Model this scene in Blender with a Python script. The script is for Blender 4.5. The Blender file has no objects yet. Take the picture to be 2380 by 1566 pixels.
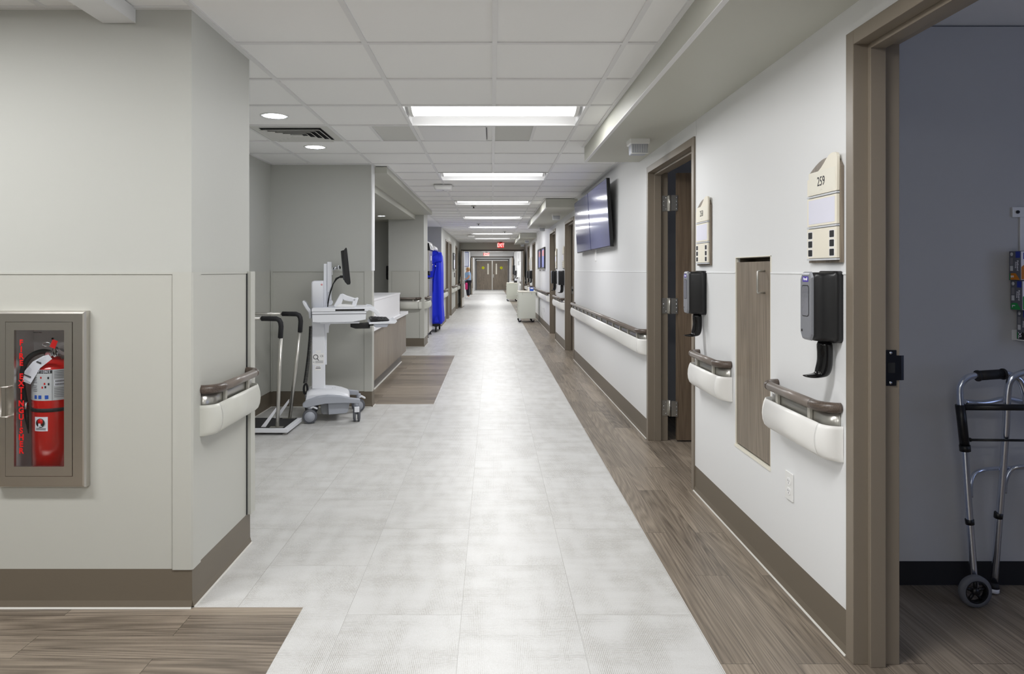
import bpy, bmesh, math, random
from mathutils import Vector, Matrix
random.seed(7)
scene = bpy.context.scene
COL = scene.collection
# ---------------------------------------------------------------- camera, world, exposure
F = 1598.0          # focal length in pixels of the 2380 px wide frame
VX, VY = 1143.5, 628.3
CAMZ = 1.373
cam_d = bpy.data.cameras.new('camera')
cam = bpy.data.objects.new('camera', cam_d); COL.objects.link(cam)
cam.location = (0, 0, CAMZ); cam.rotation_euler = (math.pi/2, 0, 0)
cam_d.sensor_width = 36; cam_d.lens = F/2380*36
cam_d.shift_x = (1190-VX)/2380
cam_d.shift_y = -(783-VY)/2380
cam_d.clip_start = .05; cam_d.clip_end = 200
scene.camera = cam
world = bpy.data.worlds.new('world'); scene.world = world; world.use_nodes = True
world.node_tree.nodes['Background'].inputs[0].default_value = (.55, .62, .75, 1)
world.node_tree.nodes['Background'].inputs[1].default_value = .3
scene.view_settings.view_transform = 'Standard'
scene.view_settings.look = 'None'
scene.view_settings.gamma = 1
scene.view_settings.use_curve_mapping = False
scene.view_settings.exposure = 0.18
scene.cycles.diffuse_bounces = 6
scene.cycles.max_bounces = 9
LAMP = 3.2           # emission of the troffer lenses
LAMPW = 27.0         # watts of the downward lamp in each troffer
DOWN = 26.0          # emission of the round downlights
def area(name, loc, rot, sx, sy, power, color=(1,1,1)):
    d = bpy.data.lights.new(name, 'AREA'); d.shape = 'RECTANGLE'; d.size = sx; d.size_y = sy
    d.energy = power; d.color = color
    o = bpy.data.objects.new(name, d); COL.objects.link(o); o.location = loc; o.rotation_euler = rot
    return o
# area lamp for the bluish daylight in the nearest patient room; no window built
area('daylight_fill', (4.35, .9, 1.45), (0, math.pi/2, 0), 1.3, 1.5, 8.5, (.50, .62, 1))
area('daylight_fill', (4.35, 4.8, 1.45), (0, math.pi/2, 0), 1.3, 1.5, 2.5, (.6, .7, 1))  # dim bluish lamp added to lift the black second room

# ---------------------------------------------------------------- helpers
XR, XL = 1.27, -1.225
ZC = 2.436
def RY(px, X=XR): return F*X/(px-VX)
def chain(o):
    m = o.matrix_basis.copy()
    while o.parent: o = o.parent; m = o.matrix_basis @ m
    return m
class MB:
    def __init__(s): s.v = []; s.f = []; s.sm = []
    def add(s, vs, fs, smooth=False):
        n = len(s.v); s.v += [tuple(v) for v in vs]
        for f in fs: s.f.append([n+i for i in f]); s.sm.append(smooth)
        return s
    def box(s, x0, x1, y0, y1, z0, z1):
        if x0 > x1: x0, x1 = x1, x0
        if y0 > y1: y0, y1 = y1, y0
        if z0 > z1: z0, z1 = z1, z0
        return s.add([(x0,y0,z0),(x1,y0,z0),(x1,y1,z0),(x0,y1,z0),(x0,y0,z1),(x1,y0,z1),(x1,y1,z1),(x0,y1,z1)],
                     [(0,3,2,1),(4,5,6,7),(0,1,5,4),(1,2,6,5),(2,3,7,6),(3,0,4,7)])
    def quad(s, a, b, c, d): return s.add([a,b,c,d], [(0,1,2,3)])
    def prism(s, pts, axis, a0, a1, smooth=False):
        # pts 2D polygon; axis 'x': pts=(y,z); 'y': pts=(x,z); 'z': pts=(x,y)
        def P(p, a):
            return (a,p[0],p[1]) if axis=='x' else (p[0],a,p[1]) if axis=='y' else (p[0],p[1],a)
        n = len(pts)
        vs = [P(p,a0) for p in pts]+[P(p,a1) for p in pts]
        s.add(vs, [tuple(range(n)), tuple(range(2*n-1,n-1,-1))])
        k = len(s.v)-2*n
        for i in range(n):
            j = (i+1)%n
            s.f.append([k+i,k+n+i,k+n+j,k+j]); s.sm.append(smooth)
        return s
    def tube(s, pts, r, seg=12, cap=True, scale=None, closed=False):
        pts = [Vector(p) for p in pts]; n = len(pts)
        rs = r if isinstance(r,(list,tuple)) else [r]*n
        T = []
        for i in range(n):
            if closed: t = pts[(i+1)%n]-pts[i-1]
            else: t = pts[min(i+1,n-1)]-pts[max(i-1,0)]
            T.append(t.normalized())
        up = Vector((0,0,1)) if abs(T[0].z) < .9 else Vector((0,1,0))
        a = T[0].cross(up).normalized(); rings = []
        vs = []
        for i in range(n):
            a = (a - T[i]*a.dot(T[i]))
            if a.length < 1e-6: a = T[i].cross(Vector((1,0,0)))
            a.normalize(); b = T[i].cross(a)
            for k in range(seg):
                t = 2*math.pi*k/seg
                vs.append(pts[i]+(a*math.cos(t)+b*math.sin(t))*rs[i])
        fs = []
        m = n if closed else n-1
        for i in range(m):
            for k in range(seg):
                l = (k+1)%seg; j=(i+1)%n
                fs.append((i*seg+k, i*seg+l, j*seg+l, j*seg+k))
        s.add(vs, fs, True)
        if cap and not closed:
            k0 = len(s.v)-len(vs)
            s.f.append([k0+i for i in range(seg)][::-1]); s.sm.append(False)
            s.f.append([k0+(n-1)*seg+i for i in range(seg)]); s.sm.append(False)
        return s
    def lathe(s, prof, c=(0,0,0), axis='z', seg=24, smooth=True, cap=True):
        # prof list of (r, h)
        vs = []; n = len(prof)
        for r,h in prof:
            for k in range(seg):
                t = 2*math.pi*k/seg; a, b = r*math.cos(t), r*math.sin(t)
                p = (a,b,h) if axis=='z' else (h,a,b) if axis=='x' else (a,h,b)
                vs.append((c[0]+p[0], c[1]+p[1], c[2]+p[2]))
        fs = []
        for i in range(n-1):
            for k in range(seg):
                l=(k+1)%seg; fs.append((i*seg+k,i*seg+l,(i+1)*seg+l,(i+1)*seg+k))
        s.add(vs, fs, smooth)
        k0 = len(s.v)-len(vs)
        if prof[0]==prof[-1]: cap=False
        if cap and prof[0][0] > 1e-6: s.f.append([k0+i for i in range(seg)][::-1]); s.sm.append(False)
        if cap and prof[-1][0] > 1e-6: s.f.append([k0+(n-1)*seg+i for i in range(seg)]); s.sm.append(False)
        return s
    def loft(s, rings, cap=True, smooth=True):
        n = len(rings[0]); vs = [p for r in rings for p in r]; fs = []
        for i in range(len(rings)-1):
            for k in range(n):
                l=(k+1)%n; fs.append((i*n+k,i*n+l,(i+1)*n+l,(i+1)*n+k))
        s.add(vs, fs, smooth); k0 = len(s.v)-len(vs)
        if cap:
            s.f.append([k0+i for i in range(n)][::-1]); s.sm.append(False)
            s.f.append([k0+(len(rings)-1)*n+i for i in range(n)]); s.sm.append(False)
        return s
    def frame(s, outer, inner, y0, y1):
        R=lambda q,y:[(q[0],y,q[2]),(q[1],y,q[2]),(q[1],y,q[3]),(q[0],y,q[3])]
        return s.loft([R(outer,y1),R(outer,y0),R(inner,y0),R(inner,y1),R(outer,y1)],cap=False,smooth=False)
    def sheet(s, rows, smooth=True):
        n=len(rows[0]); fs=[]
        for i in range(len(rows)-1):
            for k in range(n-1): fs.append((i*n+k,i*n+k+1,(i+1)*n+k+1,(i+1)*n+k))
        return s.add([p for r in rows for p in r], fs, smooth)
    def build(s, name, mat, parent=None, world=False, bevel=0, kind=None, seg=2, solid=0):
        vs = s.v
        if world and parent is not None:
            inv = chain(parent).inverted()
            vs = [tuple(inv @ Vector(v)) for v in vs]
        me = bpy.data.meshes.new(name)
        me.from_pydata(vs, [], s.f); me.update()
        for p, q in zip(me.polygons, s.sm): p.use_smooth = q
        bm = bmesh.new(); bm.from_mesh(me)
        bmesh.ops.recalc_face_normals(bm, faces=bm.faces)
        bm.to_mesh(me); bm.free()
        if isinstance(mat, str): mat = M[mat]
        me.materials.append(mat)
        o = bpy.data.objects.new(name, me); COL.objects.link(o)
        if parent is not None: o.parent = parent
        if solid:
            m = o.modifiers.new('solidify','SOLIDIFY'); m.thickness = solid; m.offset = 0
        if bevel:
            m = o.modifiers.new('bevel','BEVEL'); m.width = bevel; m.segments = seg; m.limit_method='ANGLE'; m.angle_limit=math.radians(40)
        if kind: o['kind'] = kind
        return o
def rrect(x0,x1,z0,z1,r,n=5):
    P=[]
    for cx,cz,a0 in ((x1-r,z1-r,0),(x0+r,z1-r,90),(x0+r,z0+r,180),(x1-r,z0+r,270)):
        for i in range(n+1):
            a=math.radians(a0+90*i/n); P.append((cx+r*math.cos(a),cz+r*math.sin(a)))
    return P
def empty(name, loc=(0,0,0), rz=0, label=None, cat=None, group=None, kind=None):
    o = bpy.data.objects.new(name, None); COL.objects.link(o)
    o.location = loc; o.rotation_euler = (0,0,rz); o.empty_display_size=.05
    o.matrix_basis = Matrix.Translation(loc) @ Matrix.Rotation(rz,4,'Z')
    tag(o, label, cat, group, kind); return o
def tag(o, label=None, cat=None, group=None, kind=None):
    if label: o['label']=label
    if cat: o['category']=cat
    if group: o['group']=group
    if kind: o['kind']=kind
    return o
def copy_tree(o, parent=None):
    c = o.copy(); COL.objects.link(c)
    if parent is not None: c.parent = parent
    for ch in [x for x in bpy.data.objects if x.parent is o]: copy_tree(ch, c)
    return c
FONT = None
def text(s, size, mat, parent, loc, rot=(math.pi/2,0,0), name='lettering', sx=1.0, align='CENTER', ext=.0004, bold=0, spacing=1, line=1):
    cu = bpy.data.curves.new(name,'FONT'); cu.body = s; cu.size = size; cu.align_x = align; cu.align_y='CENTER'
    cu.extrude = ext; cu.offset = bold; cu.space_character = spacing; cu.space_line = line; cu.resolution_u = 3
    t = bpy.data.objects.new(name, cu)
    me = bpy.data.meshes.new_from_object(t)
    me.transform(Matrix.Translation(loc) @ Matrix.Rotation(rot[2],4,'Z') @ Matrix.Rotation(rot[1],4,'Y') @ Matrix.Rotation(rot[0],4,'X') @ Matrix.Diagonal((sx,1,1,1)))
    bpy.data.objects.remove(t)
    me.materials.clear(); me.materials.append(M[mat])
    o = bpy.data.objects.new(name, me); COL.objects.link(o); o.parent = parent
    return o

# ---------------------------------------------------------------- materials
M = {}
def srgb(r,g,b):
    f=lambda c: (c/255/12.92) if c/255<=.04045 else ((c/255+.055)/1.055)**2.4
    return (f(r),f(g),f(b),1)
def mat(name, col, rough=.5, metal=0, bump=0, bscale=200, emit=0, trans=0, ior=1.45, coat=0, var=0, spec=.5):
    m = bpy.data.materials.new(name); m.use_nodes=True; nt=m.node_tree; b=nt.nodes['Principled BSDF']
    c = srgb(*col)
    b.inputs['Base Color'].default_value=c; b.inputs['Roughness'].default_value=rough; b.inputs['Metallic'].default_value=metal
    b.inputs['Transmission Weight'].default_value=trans; b.inputs['IOR'].default_value=ior; b.inputs['Coat Weight'].default_value=coat
    b.inputs['Specular IOR Level'].default_value=spec
    tc=nt.nodes.new('ShaderNodeTexCoord'); nz=nt.nodes.new('ShaderNodeTexNoise'); nz.inputs['Scale'].default_value=bscale
    nz.inputs['Detail'].default_value=3
    nt.links.new(tc.outputs['Object'], nz.inputs['Vector'])
    if bump:
        bp=nt.nodes.new('ShaderNodeBump'); bp.inputs['Strength'].default_value=bump; bp.inputs['Distance'].default_value=.001
        nt.links.new(nz.outputs['Fac'], bp.inputs['Height']); nt.links.new(bp.outputs['Normal'], b.inputs['Normal'])
    if var:
        hs=nt.nodes.new('ShaderNodeMix'); hs.data_type='RGBA'
        hs.inputs[6].default_value=c; hs.inputs[7].default_value=(c[0]*(1-var),c[1]*(1-var),c[2]*(1-var),1)
        nt.links.new(nz.outputs['Fac'], hs.inputs[0]); nt.links.new(hs.outputs[2], b.inputs['Base Color'])
    if emit:
        b.inputs['Emission Color'].default_value=c; b.inputs['Emission Strength'].default_value=emit
    M[name]=m; return m
def pane(name):
    m=bpy.data.materials.new(name); m.use_nodes=True; nt=m.node_tree; nt.nodes.remove(nt.nodes['Principled BSDF'])
    o=nt.nodes['Material Output']; t=nt.nodes.new('ShaderNodeBsdfTransparent'); g=nt.nodes.new('ShaderNodeBsdfGlossy'); lw=nt.nodes.new('ShaderNodeLayerWeight'); pw=nt.nodes.new('ShaderNodeMath'); pw.operation='POWER'; pw.inputs[1].default_value=5; lw.inputs[0].default_value=.5; nt.links.new(lw.outputs['Facing'],pw.inputs[0]); f=nt.nodes.new('ShaderNodeMath'); f.operation='MULTIPLY_ADD'; f.inputs[1].default_value=.9; f.inputs[2].default_value=.035; nt.links.new(pw.outputs[0],f.inputs[0]); x=nt.nodes.new('ShaderNodeMixShader')
    t.inputs[0].default_value=(.93,.94,.94,1); g.inputs['Roughness'].default_value=.04
    nt.links.new(f.outputs[0],x.inputs[0]); nt.links.new(t.outputs[0],x.inputs[1]); nt.links.new(g.outputs[0],x.inputs[2]); nt.links.new(x.outputs[0],o.inputs[0]); M[name]=m
def N(nt,t,**k):
    n=nt.nodes.new(t)
    for a,b in k.items(): setattr(n,a,b)
    return n
def wood(name, dark, light, long_axis='x', plank=None, rough=.45, scale=1.0, bump=.05, grain=1.0):
    m=bpy.data.materials.new(name); m.use_nodes=True; nt=m.node_tree; b=nt.nodes['Principled BSDF']; L=nt.links.new
    tc=N(nt,'ShaderNodeTexCoord'); sp=N(nt,'ShaderNodeSeparateXYZ'); L(tc.outputs['Object'],sp.inputs[0])
    cb=N(nt,'ShaderNodeCombineXYZ')
    o={'x':(0,1,2),'y':(1,0,2),'z':(2,0,1)}[long_axis]
    for i,k in enumerate(o): L(sp.outputs[k], cb.inputs[i])
    vec=cb.outputs[0]; brick=None
    if plank:
        brick=N(nt,'ShaderNodeTexBrick'); brick.offset=.42; brick.offset_frequency=2
        brick.inputs['Scale'].default_value=1; brick.inputs['Brick Width'].default_value=plank[0]; brick.inputs['Row Height'].default_value=plank[1]
        brick.inputs['Mortar Size'].default_value=.0009; brick.inputs['Mortar Smooth'].default_value=0
        brick.inputs['Color1'].default_value=(0,0,0,1); brick.inputs['Color2'].default_value=(1,1,1,1); brick.inputs['Mortar'].default_value=(.5,.5,.5,1)
        L(vec,brick.inputs['Vector'])
        ml=N(nt,'ShaderNodeVectorMath',operation='MULTIPLY'); ml.inputs[1].default_value=(7.3,3.1,5.7)
        L(brick.outputs['Color'],ml.inputs[0])
        ad=N(nt,'ShaderNodeVectorMath',operation='ADD'); L(vec,ad.inputs[0]); L(ml.outputs[0],ad.inputs[1]); vec=ad.outputs[0]
    def noise(sc, det, dist=0):
        mp=N(nt,'ShaderNodeMapping'); mp.inputs['Scale'].default_value=sc; L(vec,mp.inputs[0])
        nz=N(nt,'ShaderNodeTexNoise'); nz.inputs['Scale'].default_value=1; nz.inputs['Detail'].default_value=det; nz.inputs['Distortion'].default_value=dist
        L(mp.outputs[0],nz.inputs['Vector']); return nz.outputs['Fac']
    s=scale
    a=noise((1.6*s,26*s,26*s),4,1.2); c2=noise((4*s,210*s,210*s),2,.2); c3=noise((.8*s,3*s,3*s),2)
    def math_(op,x,y):
        n=N(nt,'ShaderNodeMath',operation=op)
        for i,q in enumerate((x,y)):
            if isinstance(q,(int,float)): n.inputs[i].default_value=q
            else: L(q,n.inputs[i])
        return n.outputs[0]
    nl=noise((.32*s,6.5*s,6.5*s),.8)
    pg=N(nt,'ShaderNodeMath',operation='PINGPONG'); L(math_('MULTIPLY',nl,26*grain),pg.inputs[0]); pg.inputs[1].default_value=.5
    c0=lambda q,k: math_('MULTIPLY',math_('SUBTRACT',q,.5),k)
    f=math_('ADD', math_('MULTIPLY',pg.outputs[0],.26*min(grain,1)), c0(a,.36))
    f=math_('ADD', f, c0(c2,.34)); f=math_('ADD', f, c0(c3,.26)); f=math_('ADD', f, .46)
    if brick: f=math_('ADD', f, c0(brick.outputs['Color'],.16))
    rp=N(nt,'ShaderNodeValToRGB'); rp.color_ramp.elements[0].position=.32; rp.color_ramp.elements[1].position=.72
    rp.color_ramp.elements[0].color=srgb(*dark); rp.color_ramp.elements[1].color=srgb(*light)
    L(f,rp.inputs[0]); col=rp.outputs[0]
    if brick:
        mx=N(nt,'ShaderNodeMix',data_type='RGBA'); mx.inputs[7].default_value=srgb(*[q*.62 for q in dark]); L(brick.outputs['Fac'],mx.inputs[0]); L(col,mx.inputs[6]); col=mx.outputs[2]
    L(col,b.inputs['Base Color']); b.inputs['Roughness'].default_value=rough
    bp=N(nt,'ShaderNodeBump'); bp.inputs['Strength'].default_value=bump; bp.inputs['Distance'].default_value=.002
    L(c2,bp.inputs['Height']); L(bp.outputs[0],b.inputs['Normal'])
    M[name]=m; return m
def linen(name):
    m=bpy.data.materials.new(name); m.use_nodes=True; nt=m.node_tree; b=nt.nodes['Principled BSDF']; L=nt.links.new
    tc=N(nt,'ShaderNodeTexCoord'); sp=N(nt,'ShaderNodeSeparateXYZ'); L(tc.outputs['Object'],sp.inputs[0])
    cb=N(nt,'ShaderNodeCombineXYZ'); L(sp.outputs[1],cb.inputs[0]); ax=N(nt,'ShaderNodeMath',operation='ADD'); ax.inputs[1].default_value=.122+.457*20; L(sp.outputs[0],ax.inputs[0]); L(ax.outputs[0],cb.inputs[1])
    br=N(nt,'ShaderNodeTexBrick'); br.offset=.5; br.inputs['Scale'].default_value=1; br.inputs['Brick Width'].default_value=.914; br.inputs['Row Height'].default_value=.457
    br.inputs['Mortar Size'].default_value=.0009; br.inputs['Mortar Smooth'].default_value=0
    br.inputs['Color1'].default_value=(0,0,0,1); br.inputs['Color2'].default_value=(1,1,1,1); br.inputs['Mortar'].default_value=(.5,.5,.5,1)
    L(cb.outputs[0],br.inputs['Vector'])
    ml=N(nt,'ShaderNodeVectorMath',operation='MULTIPLY'); ml.inputs[1].default_value=(3.3,2.1,5.7); L(br.outputs['Color'],ml.inputs[0])
    ad=N(nt,'ShaderNodeVectorMath',operation='ADD'); L(tc.outputs['Object'],ad.inputs[0]); L(ml.outputs[0],ad.inputs[1])
    def nz(sc,det=2):
        mp=N(nt,'ShaderNodeMapping'); mp.inputs['Scale'].default_value=sc; L(ad.outputs[0],mp.inputs[0])
        n=N(nt,'ShaderNodeTexNoise'); n.inputs['Scale'].default_value=1; n.inputs['Detail'].default_value=det; L(mp.outputs[0],n.inputs['Vector']); return n.outputs['Fac']
    def mt(op,x,y):
        n=N(nt,'ShaderNodeMath',operation=op)
        for i,q in enumerate((x,y)):
            if isinstance(q,(int,float)): n.inputs[i].default_value=q
            else: L(q,n.inputs[i])
        return n.outputs[0]
    sn=lambda k,fr: mt('ADD',mt('MULTIPLY',mt('SINE',mt('MULTIPLY',sp.outputs[k],fr),0),.5),.5)
    t1=mt('MULTIPLY',sn(0,930),nz((260,70,1),1)); t2=mt('MULTIPLY',sn(1,930),nz((45,260,1),1)); c1=nz((11,3.6,1),1); c2=nz((3.2,12,1),1); sp_=nz((380,380,1),2)
    st_=lambda q: mt('MULTIPLY',mt('MAXIMUM',mt('SUBTRACT',q,.40),0),4.5)
    a=mt('MULTIPLY',mt('SUBTRACT',t1,.16),st_(c1)); d=mt('MULTIPLY',mt('SUBTRACT',t2,.16),mt('MULTIPLY',st_(c2),.8))
    f=mt('ADD',a,d); f=mt('ADD',mt('MULTIPLY',f,.85),.36); f=mt('ADD',f,mt('MULTIPLY',mt('SUBTRACT',sp_,.5),.55)); f=mt('ADD',f,mt('MULTIPLY',mt('SUBTRACT',mt('ADD',c1,c2),1),.12))
    rp=N(nt,'ShaderNodeValToRGB'); rp.color_ramp.elements[0].position=.22; rp.color_ramp.elements[1].position=.80
    rp.color_ramp.elements[0].color=srgb(214,214,213); rp.color_ramp.elements[1].color=srgb(164,161,155)
    L(f,rp.inputs[0])
    mx=N(nt,'ShaderNodeMix',data_type='RGBA'); mx.inputs[7].default_value=srgb(158,156,152); L(br.outputs['Fac'],mx.inputs[0]); L(rp.outputs[0],mx.inputs[6])
    L(mx.outputs[2],b.inputs['Base Color']); b.inputs['Roughness'].default_value=.38; b.inputs['Specular IOR Level'].default_value=.75
    bp=N(nt,'ShaderNodeBump'); bp.inputs['Strength'].default_value=.06; bp.inputs['Distance'].default_value=.001; L(f,bp.inputs['Height']); L(bp.outputs[0],b.inputs['Normal'])
    M[name]=m
linen('floor_linen')
FD,FL=(84,75,65),(160,147,131)
wood('plank_y',FD,FL,'y',(1.2,.152),.38)
wood('plank_x',FD,FL,'x',(1.2,.152),.38)
wood('laminate',(98,88,76),(152,139,123),'z',None,.42,1.0,.03)
wood('laminate_dark',(88,74,60),(138,120,101),'z',None,.42,1.0,.03)
wood('rail_wood',(60,51,45),(108,94,84),'x',None,.35,2.2,.08)
mat('wall_greige',(191,192,187),.55,bump=.12,bscale=420)
mat('wall_white',(230,231,232),.5,bump=.12,bscale=420)
mat('panel_greige',(191,191,184),.42,bump=.06,bscale=500)
mat('panel_white',(231,232,233),.4,bump=.06,bscale=500)
mat('soffit_paint',(190,190,180),.5,bump=.08,bscale=420)
mat('tile',(242,242,241),.85,bump=.35,bscale=500,var=.03)
mat('tbar',(226,226,226),.45)
mat('grey_tile',(206,206,202),.8)
mat('base',(110,101,88),.45,bump=.1,bscale=90)
mat('caulk',(214,212,206),.4)
mat('frame_paint',(130,120,107),.38,bump=.12,bscale=300)
mat('dark_room_wall',(196,196,196),.7,bump=.1,bscale=400)
mat('lens',(255,255,255),.5,emit=LAMP)
mat('downlens',(240,244,255),.5,emit=DOWN)
mat('fixture_white',(240,240,240),.35)
mat('white_plastic',(232,232,230),.35)
mat('ivory',(236,232,218),.45)
mat('cream_panel',(238,232,216),.45)
mat('bumper_white',(236,235,232),.35)
mat('bumper_greige',(206,206,198),.35)
mat('aluminium',(196,194,188),.3,metal=.85)
mat('bracket',(190,187,178),.35,metal=.3)
mat('steel',(208,204,198),.30,metal=1,bump=.15,bscale=60)
mat('steel_dark',(70,70,72),.3,metal=1)
mat('chrome',(220,222,228),.14,metal=1)
mat('black_plastic',(26,26,28),.35)
mat('black_gloss',(14,14,16),.08)
mat('black_rubber',(34,34,37),.6)
mat('grey_plastic',(140,142,148),.38,metal=.3)
mat('cart_grey',(168,172,182),.4)
mat('cart_grey_dark',(128,130,134),.45)
mat('cart_white',(232,234,240),.35)
mat('cart_cream',(214,213,206),.4)
mat('wheel_grey',(96,98,104),.6)
mat('screen',(92,98,146),.11,spec=.7)
mat('screen_monitor',(18,22,48),.15)
mat('paper',(236,236,246),.6)
mat('lilac_paper',(226,226,240),.6)
mat('blue_cloth',(20,44,220),.65,bump=.5,bscale=30)
mat('red_paint',(206,20,18),.2,coat=.5)
mat('red_letter',(214,24,24),.45)
mat('walker_metal',(222,228,240),.22,metal=1)
mat('rail_vinyl',(124,115,108),.32)
mat('label_silver',(206,208,212),.4)
mat('print_dark',(40,40,44),.6)
mat('print_blue',(40,90,190),.6)
mat('print_grey',(130,130,136),.6)
mat('purple',(70,50,160),.5)
mat('exit_red',(236,36,36),.5,emit=.75)
mat('exit_letter',(255,236,230),.5,emit=.8)
mat('exit_panel',(250,244,238),.5,emit=.45)
mat('seam',(148,148,140),.7)
mat('exit_white',(238,232,226),.5)
mat('toe_grey',(110,106,102),.4)
mat('counter_white',(236,236,240),.3)
mat('cart_putty',(206,208,196),.45)
mat('blue_box',(40,90,190),.5)
mat('yellow',(232,234,40),.5)
mat('yellow_mark',(176,178,20),.5)
mat('frame_dark',(84,77,70),.4)
mat('orange_print',(200,120,20),.5)
mat('green_print',(30,140,70),.5)
mat('navy_print',(30,50,150),.5)
mat('box_grey',(96,98,108),.5)
mat('void',(30,31,34),.9)
mat('skin',(205,150,120),.5)
mat('hair',(176,140,96),.6)
mat('scrub',(150,180,215),.7)
mat('trousers',(30,30,44),.7)
mat('magenta',(200,40,110),.6)
mat('picture_red',(226,160,165),.4)
mat('picture_blue',(150,156,214),.4)
mat('whiteboard',(228,232,248),.3)
pane('glass')
mat('gel',(112,113,120),.12,spec=.8,bump=1,bscale=60)
# ================================================================ STRUCTURE
ST='structure'
PX0=.797
YE=26.4     # first cross opening
YM=40.0     # second
YD=48.2     # closed doors at the end
# ---- floor
def fl(x0,x1,y0,y1,m,name='floor'):
    MB().quad((x0,y0,0),(x1,y0,0),(x1,y1,0),(x0,y1,0)).build(name,m,kind=ST)
fl(PX0,4.5,-3,YD,'plank_y')
fl(-5.5,-.77,-3,2.803,'plank_x')
fl(-.77,PX0,-3,2.803,'floor_linen')
fl(-5.5,PX0,2.803,7.06,'floor_linen')
fl(-5.5,-.6,7.06,11.1,'plank_x')
fl(-.6,PX0,7.06,11.1,'floor_linen')
fl(-5.5,PX0,11.1,YD,'floor_linen')
# ---- ceiling
TX=.0125; TY=4.45; G=.61
lights=[TY+3.05*k for k in range(-2,7)]+[28.2,30.6,34.2,37.8,42.0,45.6]
lights=[TY+G*round((l-TY)/G) for l in lights]
left_lights=[TY-G*5, TY-G*10]
colx=[-5.5]+[TX+G*k for k in range(-8,3)]+[1.27,4.6]
r0=math.ceil((-3-TY)/G); r1=int((YD-TY)/G)
rowy=[-3]+[TY+G*k for k in range(r0,r1+1)]+[YD]
grey_cells=[(-.5975-.305,5.06,-.5975,5.67),(.0125,5.06,.318,5.67)]
cm=MB(); gm=MB(); z=ZC+.008
for i in range(len(colx)-1):
    for j in range(len(rowy)-1):
        xa,xb,ya,yb=colx[i],colx[i+1],rowy[j],rowy[j+1]
        mx_,my_=(xa+xb)/2,(ya+yb)/2
        if -.59<mx_<.61 and any(l<my_<l+G for l in lights): continue
        if -3.03<mx_<-1.83 and any(l<my_<l+G for l in left_lights): continue
        done=False
        for g in grey_cells:
            if xa-1e-3<=g[0] and g[2]<=xb+1e-3 and abs(ya-g[1])<.01:
                gm.quad((g[0],ya,z),(g[2],ya,z),(g[2],yb,z),(g[0],yb,z))
                if g[0]-xa>.01: cm.quad((xa,ya,z),(g[0],ya,z),(g[0],yb,z),(xa,yb,z))
                if xb-g[2]>.01: cm.quad((g[2],ya,z),(xb,ya,z),(xb,yb,z),(g[2],yb,z))
                done=True
        if not done: cm.quad((xa,ya,z),(xb,ya,z),(xb,yb,z),(xa,yb,z))
cm.build('ceiling','tile',kind=ST); gm.build('ceiling','grey_tile',kind=ST)
b=MB(); w=.012
xs=[TX+.61*k for k in range(-8,3)]
for x in xs:
    y0=-3 if x<.8 else 5.95
    segs=[(y0,YD)]
    if abs(x-TX)<.01:   # the centre bar stops at the light fixtures
        segs=[]; c=y0
        for l in sorted(lights): segs.append((c,l-.012)); c=l+.622
        segs.append((c,YD))
    if x<XL: segs=[(-3,2.78),(3.5,6.9)] if x>-2.3 else [(-3,2.78)]
    for a,c in segs: b.box(x-w,x+w,a,c,ZC,ZC+.0079)
k=-12
while TY+.61*k<YD:
    y=TY+.61*k
    inl=any(l+.05<y<l+.55 for l in lights)
    lo = -5.4 if y<2.78 else (-2.2 if 3.5<y<6.9 else XL+.02)
    hi = .775 if (y<5.93 or 10.2<y<15.44 or 19.6<y<24.9) else XR-.02
    if y>YE: hi=XR-.02
    b.box(lo,hi,y-w,y+w,ZC+.0005,ZC+.0079)
    k+=1
b.box(-.5975-.305-w,-.5975-.305+w,5.06,5.67,ZC,ZC+.0079); b.box(.318-w,.318+w,5.06,5.67,ZC,ZC+.0079)
b.build('trim_1','tbar',kind=ST)
# wall angles (light strip where ceiling meets wall)
b=MB()
def ang(x0,x1,y0,y1): b.box(x0,x1,y0,y1,ZC-.001,ZC+.0078)
ang(-5.5,XL,2.78,2.803); ang(XL,XL+.022,2.78,3.47)
ang(-2.23,-2.208,3.47,6.92); ang(-2.23,-1.212,6.898,6.92)
ang(.775,.797,-3,5.95); ang(XR-.022,XR,5.95,10.2); ang(.775,.797,10.2,15.44); ang(XR-.022,XR,15.44,19.6); ang(.775,.797,19.6,24.9); ang(XR-.022,XR,24.9,YE)
ang(-1.079,-1.057,7.06,12.34); ang(-1.243,-1.221,16.9,YE); ang(XL,XL+.022,12.35,13.06)
b.build('trim_2','tbar',kind=ST)
# ---- right-hand soffits
for y0,y1 in ((-3,5.93),(10.2,15.44),(19.6,24.9)):
    MB().box(PX0,XR,y0,y1,2.307,ZC).build('ceiling','soffit_paint',kind=ST)
    MB().box(PX0-.002,PX0+.02,y0,y1,2.303,2.307).build('trim_3','tbar',kind=ST)
# beam in the foreground left
MB().box(-1.585,-1.451,-3,2.80,2.380,ZC+.004).build('ceiling','wall_white',kind=ST)
# nurse-station soffits
MB().box(-1.9,-1.079,7.062,12.345,2.370,ZC).build('ceiling','soffit_paint',kind=ST)
MB().box(-5.5,-1.375,7.062,12.345,2.285,2.369).build('ceiling','soffit_paint',kind=ST)
MB().box(-5.5,-1.86,12.345,12.95,2.285,2.369).build('ceiling','soffit_paint',kind=ST)
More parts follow.
